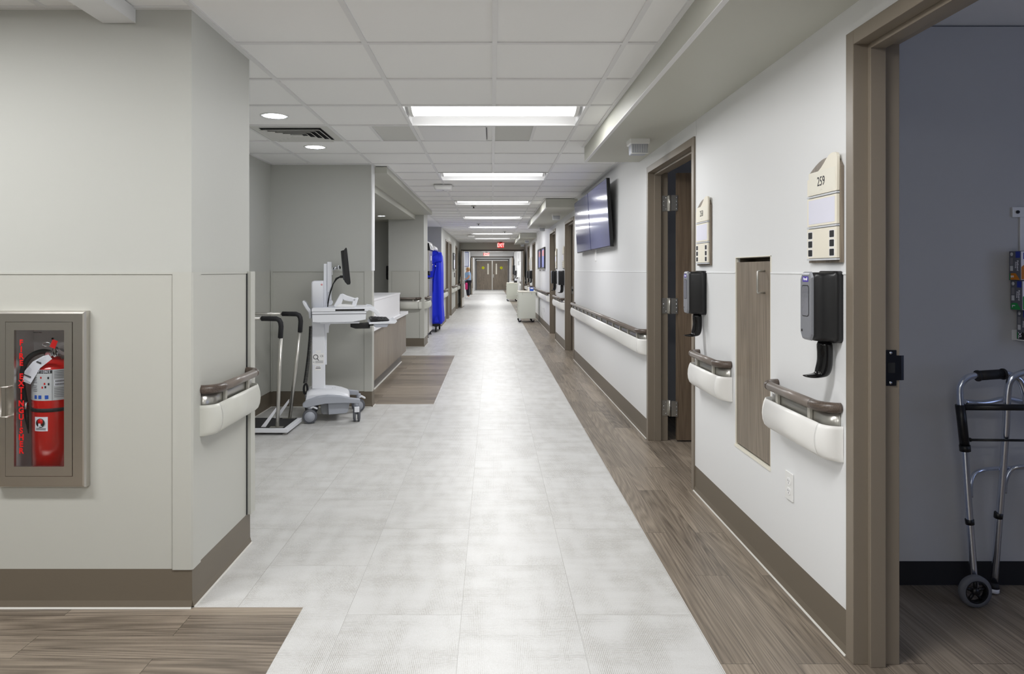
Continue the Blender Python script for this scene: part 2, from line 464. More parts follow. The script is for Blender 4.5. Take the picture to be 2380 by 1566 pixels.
# ---- walls, right side with door openings
DZ=2.21
doors=[(1.16,2.445),(4.29,5.60),(10.60,11.90),(13.68,15.03),(20.08,21.46),(23.1,24.5)]
cab=(3.13,3.576,.47,1.437)
def spans(y0,y1,cuts):
    out=[]; c=y0
    for a,d in cuts:
        if a>=y1 or d<=y0: continue
        out.append((c,a)); c=d
    out.append((c,y1)); return out
XO=1.42
b=MB()
for a,c in spans(-3,YE,doors):
    if a<cab[0]<c:
        b.box(XR,XO,a,cab[0],0,ZC); b.box(XR,XO,cab[1],c,0,ZC)
        b.box(XR,XO,cab[0],cab[1],0,cab[2]); b.box(XR,XO,cab[0],cab[1],cab[3],ZC)
    else: b.box(XR,XO,a,c,0,ZC)
for a,c in doors: b.box(XR,XO,a,c,DZ,ZC)
b.build('wall_right','wall_white',kind=ST)
WZ=1.365
# wainscot panels + cap + baseboards, right
cuts=sorted(doors+[(cab[0]-.004,cab[1]+.004)])
b=MB(); c_=MB(); bb=MB(); cl=MB()
def basep(bm, cm, x, s, y0, y1):
    # baseboard along Y at wall x, s=+1 when it protrudes to +x
    bm.prism([(x,.002),(x,.158),(x+s*.0035,.158),(x+s*.0045,.03),(x+s*.010,.010),(x+s*.012,.002)],'y',y0,y1)
    cm.prism([(x,.0005),(x+s*.017,.0005),(x+s*.0135,.006),(x,.006)],'y',y0,y1)
def basex(bm, cm, y, x0, x1):   # facing the camera
    bm.prism([(y,.002),(y,.158),(y-.0035,.158),(y-.0045,.03),(y-.010,.010),(y-.012,.002)],'x',x0,x1)
    cm.prism([(y,.0005),(y-.017,.0005),(y-.0135,.006),(y,.006)],'x',x0,x1)
for a,c in spans(-3,YE,cuts):
    b.box(XR-.003,XR,a,c,.158,WZ-.008); c_.box(XR-.006,XR,a,c,WZ-.008,WZ)
b.box(XR-.003,XR,cab[0]-.004,cab[1]+.004,.158,cab[2]-.012)
for a,c in spans(-3,YE,doors): basep(bb,cl,XR-.0002,-1,a,c)
b.build('trim_4','panel_white',kind=ST); c_.build('trim_5','panel_white',kind=ST,bevel=.002)
bb.build('baseboard_right','base',kind=ST); cl.build('baseboard_right','caulk',kind=ST)
# vertical control joint above door 258
MB().box(XR-.002,XR,4.272,4.278,2.212,2.305).build('trim_6','panel_white',kind=ST)
# ---- front-left wall (with the hole for the extinguisher cabinet)
CX0,CX1,CZ0,CZ1=-2.005,-1.655,.515,1.195
b=MB()
b.box(-5.5,CX0,2.803,3.47,0,ZC+.006); b.box(CX1,XL,2.803,3.47,0,ZC+.006)
b.box(CX0,CX1,2.803,3.47,0,CZ0); b.box(CX0,CX1,2.803,3.47,CZ1,ZC+.006); b.box(CX0,CX1,2.98,3.47,CZ0,CZ1)
b.build('wall_left','wall_greige',kind=ST)
b=MB(); c_=MB()
b.box(-5.5,CX0,2.800,2.803,.158,WZ-.008); b.box(CX1,XL,2.800,2.803,.158,WZ-.008)
b.box(CX0,CX1,2.800,2.803,.158,CZ0); b.box(CX0,CX1,2.800,2.803,CZ1,WZ-.008)
b.box(XL,XL+.003,2.80,3.42,.158,WZ-.008)
c_.box(-5.5,-1.30,2.797,2.803,WZ-.008,WZ); c_.box(XL,XL+.006,2.87,3.42,WZ-.008,WZ)
b.build('trim_7','panel_greige',kind=ST); c_.build('trim_8','panel_greige',kind=ST)
# corner guards
b=MB()
t=.0055
b.prism([(-1.299,2.8),(-1.299,2.8-t),(XL+t-.004,2.8-t),(XL+.003+t,2.8-t+.006),(XL+.003+t,2.872),(XL+.003,2.872),(XL+.003,2.80)],'z',.156,WZ+.001)
b.box(XL+.0032,XL+.022,3.43,3.49,.156,WZ+.003)
b.build('trim_9','panel_greige',kind=ST)
b=MB(); b.box(-1.3012,-1.2992,2.7965,2.800,.158,WZ-.008); b.box(-5.5,-1.302,2.7985,2.80,WZ-.0098,WZ-.008); b.box(XL+.003,XL+.0045,2.874,3.418,WZ-.0098,WZ-.008); b.box(XL+.003,XL+.0035,2.8725,2.8745,.158,WZ-.01)
b.build('trim_15','seam',kind=ST)
MB().box(XL+.003,XL+.006,3.418,3.428,.158,WZ-.006).build('trim_10','void',kind=ST)
bb=MB(); cl=MB()
basex(bb,cl,2.8032,-5.5,XL+.004); basep(bb,cl,XL+.0002,1,2.80,3.47)
# alcove walls
b=MB()
b.box(-2.4,-2.23,3.47,6.92,0,ZC+.006)
b.box(-5.5,-1.212,6.92,7.06,0,ZC+.006)
b.box(-1.86,XL,12.35,13.06,0,ZC+.006)
b.box(-5.5,-1.86,12.95,13.06,0,ZC+.006)
b.box(-2.3,-2.15,13.06,16.9,0,ZC+.006)
b.build('wall_left','wall_greige',kind=ST)
b=MB()
b.box(-5.5,-1.245,16.9,17.05,0,ZC+.006)
ldoors=[(18.4,19.55),(19.85,21.0),(23.3,24.6)]
for a,c in spans(17.05,YE,ldoors): b.box(-1.39,-1.243,a,c,0,ZC+.006)
for a,c in ldoors: b.box(-1.39,-1.243,a,c,DZ,ZC+.006)
b.build('wall_left','wall_greige',kind=ST)
p=MB(); c_=MB()
p.box(-2.227,-1.212,6.917,6.92,.158,WZ-.004); c_.box(-2.227,-1.212,6.915,6.92,WZ-.005,WZ)
p.box(-2.23,-2.227,3.47,6.92,.158,WZ-.004)
p.box(-1.86,XL,12.347,12.35,.158,WZ-.004); c_.box(-1.86,XL,12.345,12.35,WZ-.004,WZ)
p.box(XL,XL+.003,12.35,13.06,.158,WZ-.004); c_.box(XL,XL+.005,12.35,13.06,WZ-.004,WZ)
for a,c in spans(16.9,YE,ldoors): c_.box(-1.243,-1.238,a,c,WZ-.004,WZ)
p.build('trim_11','panel_greige',kind=ST); c_.build('trim_12','panel_greige',kind=ST)
b=MB()
for (x,y) in ((-1.212,6.92),(XL,12.35)):
    b.prism([(x-.072,y-.003),(x-.072,y-.008),(x+.004,y-.008),(x+.009,y-.003),(x+.009,y+.07),(x+.003,y+.07),(x+.003,y-.003)],'z',.156,WZ+.004)
b.box(-1.86,-1.80,12.342,12.347,.156,WZ+.002); b.box(-2.222,-2.205,6.905,6.917,.156,WZ+.002)
b.build('trim_13','panel_greige',kind=ST)
b=MB(); b.box(-2.2,-1.29,6.9135,6.9165,WZ-.0075,WZ-.005); b.box(-1.2855,-1.2835,6.911,6.9165,.158,WZ); b.box(-1.79,-1.30,12.344,12.3465,WZ-.007,WZ-.004); b.box(-1.2985,-1.2965,12.34,12.3465,.158,WZ); b.box(-1.80,-1.797,12.34,12.3465,.158,WZ)
b.build('trim_16','seam',kind=ST)
MB().prism([(-1.216,6.916),(-1.207,6.916),(-1.204,6.919),(-1.204,7.06),(-1.212,7.06),(-1.212,6.92)],'z',WZ+.005,ZC-.002).build('trim_14','panel_white',kind=ST)
basex(bb,cl,6.9202,-2.23,-1.212+.004); basep(bb,cl,-2.2298,1,3.49,6.92); basep(bb,cl,-1.2118,1,6.92,7.06)
basex(bb,cl,12.3502,-1.86,XL+.004); basep(bb,cl,XL+.0002,1,12.35,13.06)
basex(bb,cl,16.9,-2.1,-1.243)
for a,c in spans(16.9,YE,ldoors): basep(bb,cl,-1.243,1,a,c)
bb.build('baseboard_left','base',kind=ST); cl.build('baseboard_left','caulk',kind=ST)
# ---- cross openings and the end
b=MB()
b.box(-1.39,-1.19,YE,YE+.15,0,ZC+.006); b.box(1.22,1.42,YE,YE+.15,0,ZC+.006); b.box(-1.19,1.22,YE,YE+.15,2.165,ZC+.006)
b.build('wall_far','soffit_paint',kind=ST)
b=MB()
b.box(-3.5,-1.22,YM,YM+.15,0,ZC+.006); b.box(1.24,3.5,YM,YM+.15,0,ZC+.006); b.box(-1.22,1.24,YM,YM+.15,2.18,ZC+.006)
b.build('wall_far','wall_white',kind=ST)
b=MB()
b.box(-3.5,-1.16,YD,YD+.15,0,ZC+.006); b.box(1.19,3.5,YD,YD+.15,0,ZC+.006); b.box(-1.16,1.19,YD,YD+.15,2.17,ZC+.006)
b.build('wall_far','wall_white',kind=ST)
def cross_frame(n,x0,x1,y,zt,t=.055,m='frame_dark'):
    e=empty('door_%d'%n,((x0+x1)/2,y,0),kind=ST)
    MB().box(x0-.005,x0+t,y-.012,y+.16,0,zt).build('door_jamb',m,e,True)
    MB().box(x1-t,x1+.005,y-.012,y+.16,0,zt).build('door_jamb',m,e,True)
    MB().box(x0-.005,x1+.005,y-.012,y+.16,zt-t,zt+.004).build('door_head',m,e,True)
    return e
e1=cross_frame(20,-1.19,1.22,YE,2.165)
e2=cross_frame(21,-1.22,1.24,YM,2.18)
e3=cross_frame(22,-1.16,1.19,YD,2.17)
# side walls beyond the first opening
b=MB()
b.box(-1.39,-1.24,28.2,31.0,0,ZC+.006); b.box(-2.4,-1.24,31.0,31.1,0,ZC+.006)
b.box(-2.6,-2.4,26.55,36.5,0,ZC+.006)
b.box(-2.6,-1.24,36.5,36.6,0,ZC+.006); b.box(-1.39,-1.24,36.6,YM,0,ZC+.006); b.box(-1.39,-1.22,YM+.15,YD,0,ZC+.006)
b.build('wall_left','wall_white',kind=ST)
b=MB(); b.box(1.27,1.42,YE+.15,YM,0,ZC+.006); b.box(1.27,1.42,YM+.15,YD,0,ZC+.006)
b.build('wall_right','wall_white',kind=ST)
bb=MB(); cl=MB()
basep(bb,cl,1.27,-1,YE+.16,YM-.02); basep(bb,cl,1.27,-1,YM+.16,YD-.02)
bb.build('baseboard_right','base',kind=ST)
# leaves of the cross doors
def leaf(parent, hx, hy, ang_, wd, m='laminate', name='door_leaf', glassy=False):
    # leaf hinged at (hx,hy), length wd along local +x
    bm=MB(); c,s=math.cos(ang_),math.sin(ang_)
    def R(x,y): return (hx+x*c-y*s, hy+x*s+y*c)
    def bx(bm,x0,x1,y0,y1,z0,z1):
        q=[R(x0,y0),R(x1,y0),R(x1,y1),R(x0,y1)]
        bm.prism(q,'z',z0,z1)
    bx(bm,0,wd,-.0225,.0225,.012,2.10)
    l=bm.build(name,m,parent,True)
    for sgn in (1,-1):
        h=MB(); bx(h,wd-.28,wd-.02,sgn*.024,sgn*.06,.98,1.03); bx(h,wd-.09,wd-.05,sgn*.0226,sgn*.05,.90,1.14)
        h.build('push_bar','aluminium',parent,True)
        k=MB(); bx(k,.03,wd-.03,sgn*.0226,sgn*.0245,.03,.36); k.build('kick_plate','steel',parent,True)
    return l
leaf(e1,-1.085,26.38,math.radians(-90-2),1.15)
leaf(e1,1.135,26.38,math.radians(-90+1.5),1.15)
leaf(e2,-1.12,39.98,math.radians(-90-2),1.15)
leaf(e2,1.14,39.98,math.radians(-90+2),1.15)
# closed double doors at the end
for sgn in (-1,1):
    c=(-.0+.015)+sgn*.56
    l=MB().box(c-.545,c+.545,YD+.03,YD+.075,.01,2.05).build('door_leaf','laminate',e3,True)
    g=MB().box(c-sgn*.27-.05,c-sgn*.27+.05,YD+.024,YD+.03,1.10,1.85).build('vision_panel','ivory',e3,True)
    d=MB().lathe([(0,-.004),(.10,-.004),(.10,0)],(c-sgn*(-.08),YD+.03,1.555),'y',24); d.build('round_sign','yellow',e3,True)
    d=MB().lathe([(0,-.006),(.03,-.006),(.03,-.004)],(c+sgn*.08,YD+.03,1.555),'y',20); d.build('sign_symbol','yellow_mark',e3,True)
MB().box(-.02,.05,YD+.0,YD+.03,.01,2.05).build('astragal','aluminium',e3,True)
MB().box(-1.1,1.13,YD-.05,YD+.03,2.052,2.11).build('door_operator','fixture_white',e3,True)
b=MB(); b.tube([(.10,YD-.01,.98),(.10,YD-.05,.98),(.20,YD-.05,.98)],.012,8); b.box(.07,.13,YD+.0,YD+.028,.88,1.1)
b.build('door_handle','aluminium',e3,True)
# ---- unseen enclosing shell; the wall behind the camera is added to contain light
b=MB()
b.box(-5.65,-5.5,-3,2.803,0,ZC+.01); b.box(-5.65,-5.5,7.06,13.06,0,ZC+.01); b.box(-5.65,4.5,-3.15,-3,0,ZC+.01)
b.build('wall_unseen','wall_greige',kind=ST)
# patient rooms: shells on the right
b=MB()
b.box(1.42,4.6,3.0,3.1,0,ZC); b.box(1.42,4.6,-.7,-.6,0,ZC); b.box(4.5,4.6,-.6,3.0,0,ZC)
b.box(1.42,4.6,6.4,6.5,0,ZC); b.box(4.5,4.6,3.1,6.4,0,ZC)
for a in (9.8,16.0,19.2,25.4): b.box(1.42,3.6,a,a+.1,0,ZC)
b.box(3.5,3.6,9.9,16.0,0,ZC); b.box(3.5,3.6,19.3,25.4,0,ZC); b.box(1.42,3.5,12.75,12.85,0,ZC); b.box(1.42,3.5,22.2,22.3,0,ZC)
b.build('wall_room','dark_room_wall',kind=ST)
b=MB(); b.box(1.42,4.5,2.9965,3.0,.002,.105); b.box(1.42,4.5,6.3965,6.4,.002,.105)
b.build('baseboard_room','black_rubber',kind=ST)
# dark closets behind the left-hand doors
b=MB(); b.box(-2.4,-2.3,17.05,26.4,0,ZC); b.build('wall_left','dark_room_wall',kind=ST)

# ---- door frames
def door_frame(n,y0,y1,side=1,xw=XR,proud=.012,depth=.15):
    s=side; e=empty('door_%d'%n,(xw,(y0+y1)/2,0),kind=ST)
    xf=xw-s*proud; xb=xw+s*depth; q0=xf+s*.05; q1=xf+s*.104
    bm=MB(); t=.05
    bm.box(xf,xb,y0,y0+t,0,DZ); bm.box(q0,q1,y0+t,y0+t+.019,0,DZ-t)
    bm.box(xf,xb,y1-t,y1,0,DZ); bm.box(q0,q1,y1-t-.019,y1-t,0,DZ-t)
    bm.box(xf,xb,y0+t,y1-t,DZ-t,DZ); bm.box(q0,q1,y0+t+.019,y1-t-.019,DZ-t-.019,DZ-t)
    bm.build('door_frame','frame_paint',e,True,bevel=.002)
    return e
for i,(a,c) in enumerate(doors):
    e=door_frame(i+1,a,c)
    x=1.437
    if i==1:
        # leaf standing open at a right angle, hinged on the far jamb
        MB().box(1.484,2.66,5.51,5.555,.012,2.155).build('door_leaf','laminate_dark',e,True)
        for z in (1.913,1.088,.265):
            h=MB(); h.box(1.372,1.421,5.545,5.549,z-.062,z+.062); h.box(1.436,1.486,5.505,5.509,z-.062,z+.062)
            h.box(1.421,1.436,5.525,5.545,z-.062,z+.062)
            ho=h.build('hinge','aluminium',e,True)
            k=MB(); k.tube([(1.4285,5.525,z-.064),(1.4285,5.525,z+.064)],.008,10); k.build('hinge_pin','aluminium',ho,True)
            sc=MB()
            for dz in (-.045,-.015,.015,.045):
                sc.lathe([(0,-.002),(.004,-.002),(.004,0)],(1.385+(.018 if dz*dz>.001 else 0),5.545,z+dz),'y',8)
                sc.lathe([(0,-.002),(.004,-.002),(.004,0)],(1.478,5.505,z+dz),'y',8)
            sc.build('screws','chrome',ho,True)
    if i==0 or i==2:
        yj=c-.05
        z=1.034
        h=MB(); h.box(1.368,1.407,yj-.003,yj-.0005,z-.062,z+.062); h.box(1.407,1.424,yj-.003,yj-.0005,z-.043,z+.043)
        h.prism([(1.424,yj-.003),(1.434,yj-.001),(1.434,yj+.001),(1.424,yj)],'z',z-.043,z+.043)
        so=h.build('strike_plate','steel_dark' if i==0 else 'aluminium',e,True)
        h=MB(); h.box(1.376,1.402,yj-.0036,yj-.0029,z-.018,z+.018)
        h.build('latch_hole','void',e,True)
        h=MB()
        for dz in (-.052,.052): h.lathe([(0,-.002),(.005,-.002),(.005,0)],(1.387,yj-.003,z+dz),'y',10)
        h.build('screws','chrome',e,True)
    if i in (3,4,5):
        pass
for i,(a,c) in enumerate(ldoors):
    e=door_frame(i+8,a,c,-1,-1.243)
    MB().box(-1.39,-1.345,a+.05,c-.05,.01,2.155).build('door_leaf','laminate',e,True)
# ================================================================ THINGS
HP=math.pi/2
def W(px,py,Y): return ((px-VX)*Y/F, Y, CAMZ-(py-VY)*Y/F)
# ---- ceiling light fixtures
def troffer():
    r=empty('ceiling_light',(0,0,ZC))
    pr=[(0,-.001),(.004,.012),(.03,.045),(.07,.072),(.12,.086),(.30,.09),(.465,.086),(.515,.072),(.555,.045),(.581,.012),(.585,-.001)]
    b=MB(); b.sheet([[(x,y,z) for y,z in pr] for x in (-.596,.596)])
    for x in (-.596,.596): b.add([(x,y,z) for y,z in pr],[tuple(range(len(pr)))])
    b.box(-.6,.6,-.012,.0,-.002,.004); b.box(-.6,.6,.585,.597,-.002,.004); b.box(-.61,-.596,-.012,.597,-.002,.004); b.box(.596,.61,-.012,.597,-.002,.004)
    b.build('housing','fixture_white',r)
    q=[(.2925+.15*math.cos(math.pi*i/14),.072-.062*math.sin(math.pi*i/14)) for i in range(15)]
    b=MB(); b.prism(q,'x',-.555,.555,True); b.build('lens','lens',r)
    ld=bpy.data.lights.get('troffer_lamp') or bpy.data.lights.new('troffer_lamp','AREA'); ld.shape='RECTANGLE'; ld.size=1.08; ld.size_y=.2; ld.energy=LAMPW
    lo=bpy.data.objects.new('lamp',ld); COL.objects.link(lo); lo.parent=r; lo.location=(0,.2925,.0085)
    q2=[(.2925+.157*math.cos(math.pi*i/14),.080-.075*math.sin(math.pi*i/14)) for i in range(15)]
    for x0,x1 in ((-.578,-.555),(.555,.578)):
        MB().prism(q2,'x',x0,x1).build('end_cap','white_plastic',r)
    return r
words_=['nearest of the row of ceiling strip lights over the corridor','second strip light along the corridor ceiling','third strip light along the corridor ceiling','fourth strip light along the corridor ceiling','fifth strip light along the corridor ceiling','sixth strip light along the corridor ceiling','last strip light before the exit sign, shortest of the row']
pro=troffer(); k=0
for n,l in enumerate(lights):
    o=pro if n==0 else copy_tree(pro)
    o.location=(TX,l,ZC)
    o['category']='ceiling light'; o['group']='recessed strip lights in the corridor ceiling'
    if 4.4<l<23: o['label']='white recessed fixture, '+words_[k]; k+=1
    elif l<4: o['label']='recessed strip light in the ceiling behind the viewpoint'
    else: o['label']='recessed strip light in the ceiling beyond the open double doors'
for l in left_lights:
    o=copy_tree(pro); o.location=(TX-G*4,l,ZC); o['category']='ceiling light'; o['group']='lights of the side corridor'; o['label']='recessed strip light in the ceiling of the side corridor behind the viewpoint'
def downlight(x,y,z,label,group,r=.098):
    e=empty('downlight',(x,y,z),label=label,cat='ceiling light',group=group)
    MB().lathe([(r,0),(r,-.004),(r-.012,-.005),(r-.014,-.001)],seg=32,cap=False).build('trim_ring','grey_plastic' if False else 'white_plastic',e)
    b=MB(); b.lathe([(0,-.002),(r-.014,-.002),(r-.014,-.001)],seg=32); b.build('lens','downlens',e)
    b=MB(); b.lathe([(r-.014,-.0035),(r-.014,-.0045),(r-.019,-.0045),(r-.019,-.0035)],seg=32,cap=False); b.build('inner_ring','steel_dark',e)
downlight(-1.505,4.76,ZC+.008,'round ceiling downlight beside the wall corner, left of the vent','round downlights')
downlight(-1.533,5.96,ZC+.008,'round ceiling downlight behind the square air vent','round downlights')
downlight(-1.85,11.5,2.285,'small round downlight in the low ceiling over the nurse desk','round downlights',.075)
downlight(-1.85,9.8,2.285,'added unseen downlight over the middle of the nurse desk','round downlights',.075)  # added out of sight to brighten the nurse column
downlight(-1.85,8.1,2.285,'added unseen downlight over the near end of the nurse desk','round downlights',.075)  # another hidden addition, more light for the same column
downlight(-3.2,9.2,2.285,'round downlight deep over the nurse desk','round downlights',.075)
# ---- air vent, access panel, ceiling devices
e=empty('air_vent',(-1.5125,5.365,ZC),label='square louvred air vent in the ceiling between two downlights',cat='vent')
MB().box(-.29,.29,-.29,.29,.001,.0075).build('face_plate','grey_tile',e)
b=MB()
for i,s in enumerate((.20,.155,.11,.065)):
    zz=-.006
    for sx,sy in ((1,0),(-1,0),(0,1),(0,-1)):
        if sx: b.add([(sx*s,-s,0.0),(sx*s,s,0.0),(sx*(s+.028),s+.028,-.018),(sx*(s+.028),-s-.028,-.018)],[(0,1,2,3)])
        else: b.add([(-s,sy*s,0.0),(s,sy*s,0.0),(s+.028,sy*(s+.028),-.018),(-s-.028,sy*(s+.028),-.018)],[(0,1,2,3)])
b.box(-.04,.04,-.04,.04,-.016,-.012)
b.build('louvres','grey_tile',e,solid=.002)
MB().box(-.23,.23,-.23,.23,-.0005,.001).build('throat','void',e)
e=empty('access_panel',(-.30,5.365,ZC),label='off-white return air panel in the ceiling just past the first strip light',cat='panel')
MB().box(-.25,.255,-.27,.27,-.001,.0075).build('panel','tbar',e,bevel=.003)
MB().box(.258,.262,-.22,.22,-.001,.006).build('slot','void',e)
def ceil_box(x,y,w,d,h,label,z=ZC):
    e=empty('wireless_access_point',(x,y,z),label=label,cat='ceiling device')
    b=MB(); b.loft([[(px_,py_,zz) for px_,py_ in rrect(-w/2+i,w/2-i,-d/2+i,d/2-i,.03)] for zz,i in ((0,.0),(-h*.7,.004),(-h,.018))]); b.build('casing','white_plastic',e)
    MB().lathe([(0,-h-.001),(.012,-h-.001),(.012,-h)]).build('indicator','print_grey',e)
ceil_box(-.61,8.62,.225,.225,.06,'white flat box on the ceiling between the first two strip lights')
ceil_box(-.63,20.7,.225,.225,.06,'small white flat box on the ceiling near the last strip lights')
for (px_,py_,lab) in ((1101,479,'small dark ceiling slot past the third strip light'),(1112,520,'tiny grey ceiling sprinkler past the fourth strip light'),(1173,538,'tiny sprinkler on the ceiling right of the sixth strip light'),(1124,564,'sprinkler head near the end wall, left of the exit sign')):
    Y=F*1.063/(VY-py_); x=(px_-VX)*Y/F
    e=empty('sprinkler',(x,Y,ZC),label=lab,cat='sprinkler')
    MB().lathe([(0,.006),(.045,.006),(.045,0),(.03,-.008),(.012,-.01)],seg=20).build('escutcheon','aluminium',e)
    MB().lathe([(.012,-.01),(.008,-.03),(.02,-.032),(.02,-.035),(0,-.035)],seg=16).build('head','steel_dark',e)
# dome lights under the soffits
def dome(x,y,label):
    e=empty('call_light',(x,y,2.307),label=label,cat='signal light',group='call lights under the soffits')
    b=MB(); b.loft([[(px_,py_,z) for px_,py_ in rrect(-w_,w_,-w_,w_,.008,3)] for w_,z in ((.072,0),(.070,-.03),(.064,-.036))],smooth=False); b.build('base','white_plastic',e)
    b=MB(); b.loft([[(px_,py_,z) for px_,py_ in rrect(-w_,w_,-w_,w_,.006,3)] for w_,z in ((.058,-.036),(.056,-.098),(.050,-.102))],smooth=False)
    l=b.build('lens','cart_grey',e)
    b=MB()
    for i in range(-4,5): b.box(i*.0125-.0012,i*.0125+.0012,-.0595,-.056,-.095,-.04)
    for s in (-1,1): b.box(s*.058,s*.0605,-.0595,-.052,-.1,-.036)
    b.box(-.0605,.0605,-.0595,-.05,-.1035,-.0985)
    b.build('ribs','white_plastic',l)
dome(1.05,4.94,'white ribbed signal box under the near soffit before door 258')
dome(1.06,11.35,'white ribbed signal box under the second soffit, nearer one')
dome(1.06,14.6,'white ribbed signal box under the second soffit, farther one')
dome(1.06,20.9,'white ribbed signal box under the far soffit, nearer one')
dome(1.06,23.9,'white ribbed signal box under the far soffit, farther one')

# ---- handrails
def handrail(x,y,rz,L,label,group,white=True):
    e=empty('handrail',(x,y,.68),rz,label,'handrail',group)
    bmn='bumper_white' if white else 'bumper_greige'
    h=L/2; ec=.058
    prof=[(.004,.004),(.03,.0),(.055,.004),(.070,.018),(.078,.040),(.081,.066),(.079,.092),(.073,.116),(.066,.131),(.061,.131),(.066,.112),(.070,.066),(.06,.02),(.03,.008)]
    b=MB(); b.loft([[(xx,-v,z) for v,z in prof] for xx in (-h+ec,h-ec)],cap=True); b.build('bumper',bmn,e)
    for s in (-1,1):
        rings=[]
        for i in range(9):
            t=HP*i/8; sc=max(math.cos(t)**.8,.02); rings.append([(s*(h-ec+.0015+(ec-.0015)*math.sin(t)),-v*sc,z) for v,z in prof])
        b=MB(); b.loft(rings); b.build('end_cap',bmn,e)
    path=[(-h+.020+.075*(1-math.sin(HP*i/8)),-.044*math.cos(HP*i/8)) for i in range(8,-1,-1)]
    path=path+[(-a,c) for a,c in path[::-1]]
    b=MB(); b.sheet([[(a,c,z) for a,c in path] for z in (.095,.130,.176)])
    b.build('back_plate','aluminium',e,solid=.002)
    n=max(2,round(L/.42)+1)
    for i in range(n):
        xx=-h+.15+(L-.30)*i/(n-1)
        b=MB(); b.prism([(-.046,.09),(-.058,.10),(-.060,.172),(-.068,.178),(-.046,.178)],'x',xx-.010,xx+.010); b.box(xx-.006,xx+.006,-.046,-.003,.12,.17); b.build('bracket','bracket',e,bevel=.002)
    rz_=.193; r=.0192
    b=MB(); b.tube([(-h+.101,-.066,rz_),(h-.101,-.066,rz_)],r,16); b.build('rail','rail_vinyl',e)
    for s in (-1,1):
        P=[(s*(h-.100+.079*math.sin(HP*i/9)),-.001-.065*math.cos(HP*i/9),rz_) for i in range(10)]
        b=MB(); b.tube(P,r*1.01,16); b.build('rail_end','rail_wood',e)
def hr(y0,y1,label,wall='R'):
    if wall=='R': handrail(XR-.003,(y0+y1)/2,-HP,y1-y0,label,'handrails along the right wall')
    else: handrail(wall,(y0+y1)/2,HP,y1-y0,label,'handrails on the left side',False)
hr(2.476,3.07,'short handrail with white bumper, nearest one, between cabinet door and open doorway')
hr(3.62,4.22,'short handrail with white bumper between the wooden cabinet door and door 258')
hr(5.61,10.48,'longest handrail with white bumper under the two wall screens')
hr(12.0,13.6,'handrail with white bumper between two doorways beyond the screens')
hr(15.10,19.95,'long handrail with white bumper beside the near putty cart')
hr(21.55,23.0,'handrail with white bumper behind the near putty cart')
hr(24.6,26.3,'far handrail with white bumper next to the cross doors')
handrail(1.27,28.9,-HP,2.6,'handrail beyond the open double doors on the right','handrails along the right wall')
hr(2.862,3.44,'handrail with greige bumper on the return of the front left wall',XL+.003)
handrail((-1.82-1.262)/2-.03,12.347,0,.62,'handrail facing the viewer behind the nurse desk','handrails on the left side',False)
hr(12.43,13.03,'short handrail on the wall end before the steel dispensing machine',XL+.003)
hr(16.98,18.35,'handrail behind the blue covered cart',-1.243)
hr(21.08,23.25,'handrail on the left wall between two far doors',-1.243)
hr(24.65,26.3,'last handrail on the left wall before the open door leaf',-1.243)

# ---- extinguisher cabinet
e=empty('extinguisher_cabinet',(-1.82,2.803,.5),label='stainless steel wall cabinet with glazed door and red vertical lettering',cat='cabinet')
def frm(b,x0,x1,z0,z1,ix0,ix1,iz0,iz1,y0,y1):
    b.box(x0,ix0,y0,y1,z0,z1); b.box(ix1,x1,y0,y1,z0,z1); b.box(ix0,ix1,y0,y1,z0,iz0); b.box(ix0,ix1,y0,y1,iz1,z1)
ox0,ox1,oz0,oz1=-2.004,-1.636,.500,1.2095
b=MB()
def ring(x0,x1,z0,z1,y): return [(x0,y,z0),(x1,y,z0),(x1,y,z1),(x0,y,z1)]
b.loft([ring(ox0,ox1,oz0,oz1,2.7995),ring(ox0,ox1,oz0,oz1,2.772),ring(ox0+.004,ox1-.004,oz0+.004,oz1-.004,2.765),ring(ox0+.010,ox1-.010,oz0+.010,oz1-.010,2.763),ring(-1.956,-1.685,.545,1.167,2.763),ring(-1.956,-1.685,.545,1.167,2.7995)],cap=False,smooth=False)
b.build('trim_frame','steel',e,True)
b=MB(); b.frame((-1.954,-1.687,.547,1.165),(-1.920,-1.719,.585,1.133),2.7615,2.775); d=b.build('door','steel',e,True)
MB().box(-1.925,-1.714,2.768,2.7715,.580,1.138).build('glass','glass',d,True)
t=text('FIRE EXTINGUISHER'.replace('','\n')[1:-1].replace('\n \n','\n\n') if False else '\n'.join('FIRE EXTINGUISHER'),.0315,'red_letter',d,(0,0,0),bold=.0011,line=.864,sx=.95)
t.location=Vector((-1.8946,2.7672,.864))-Vector((-1.82,2.803,.5))
b=MB(); b.tube([(-1.930,2.762,.79),(-1.930,2.735,.79),(-1.957,2.735,.79),(-1.957,2.735,.908),(-1.930,2.735,.908),(-1.930,2.762,.908)],.0042,8); b.build('handle','steel',d,True)
MB().box(-1.9565,-1.9545,2.7628,2.7645,.55,1.16).build('hinge','steel_dark',d,True) if False else None
b=MB()
x0,x1,z0,z1=-1.985,-1.66,.52,1.19
b.box(x0,x1,2.976,2.979,z0,z1); b.box(x0,x0+.002,2.80,2.976,z0,z1); b.box(x1-.002,x1,2.80,2.976,z0,z1); b.box(x0,x1,2.80,2.976,z0,z0+.002); b.box(x0,x1,2.80,2.976,z1-.002,z1)
b.build('tub','fixture_white',e,True)
text('INDUSTRIES',.0065,'print_dark',e,(-.01,-.0335,.623))
MB().lathe([(0,-.004),(.004,-.004),(.004,0)],(-1.90,2.975,1.078),'y',10).build('screw','black_plastic',e,True)
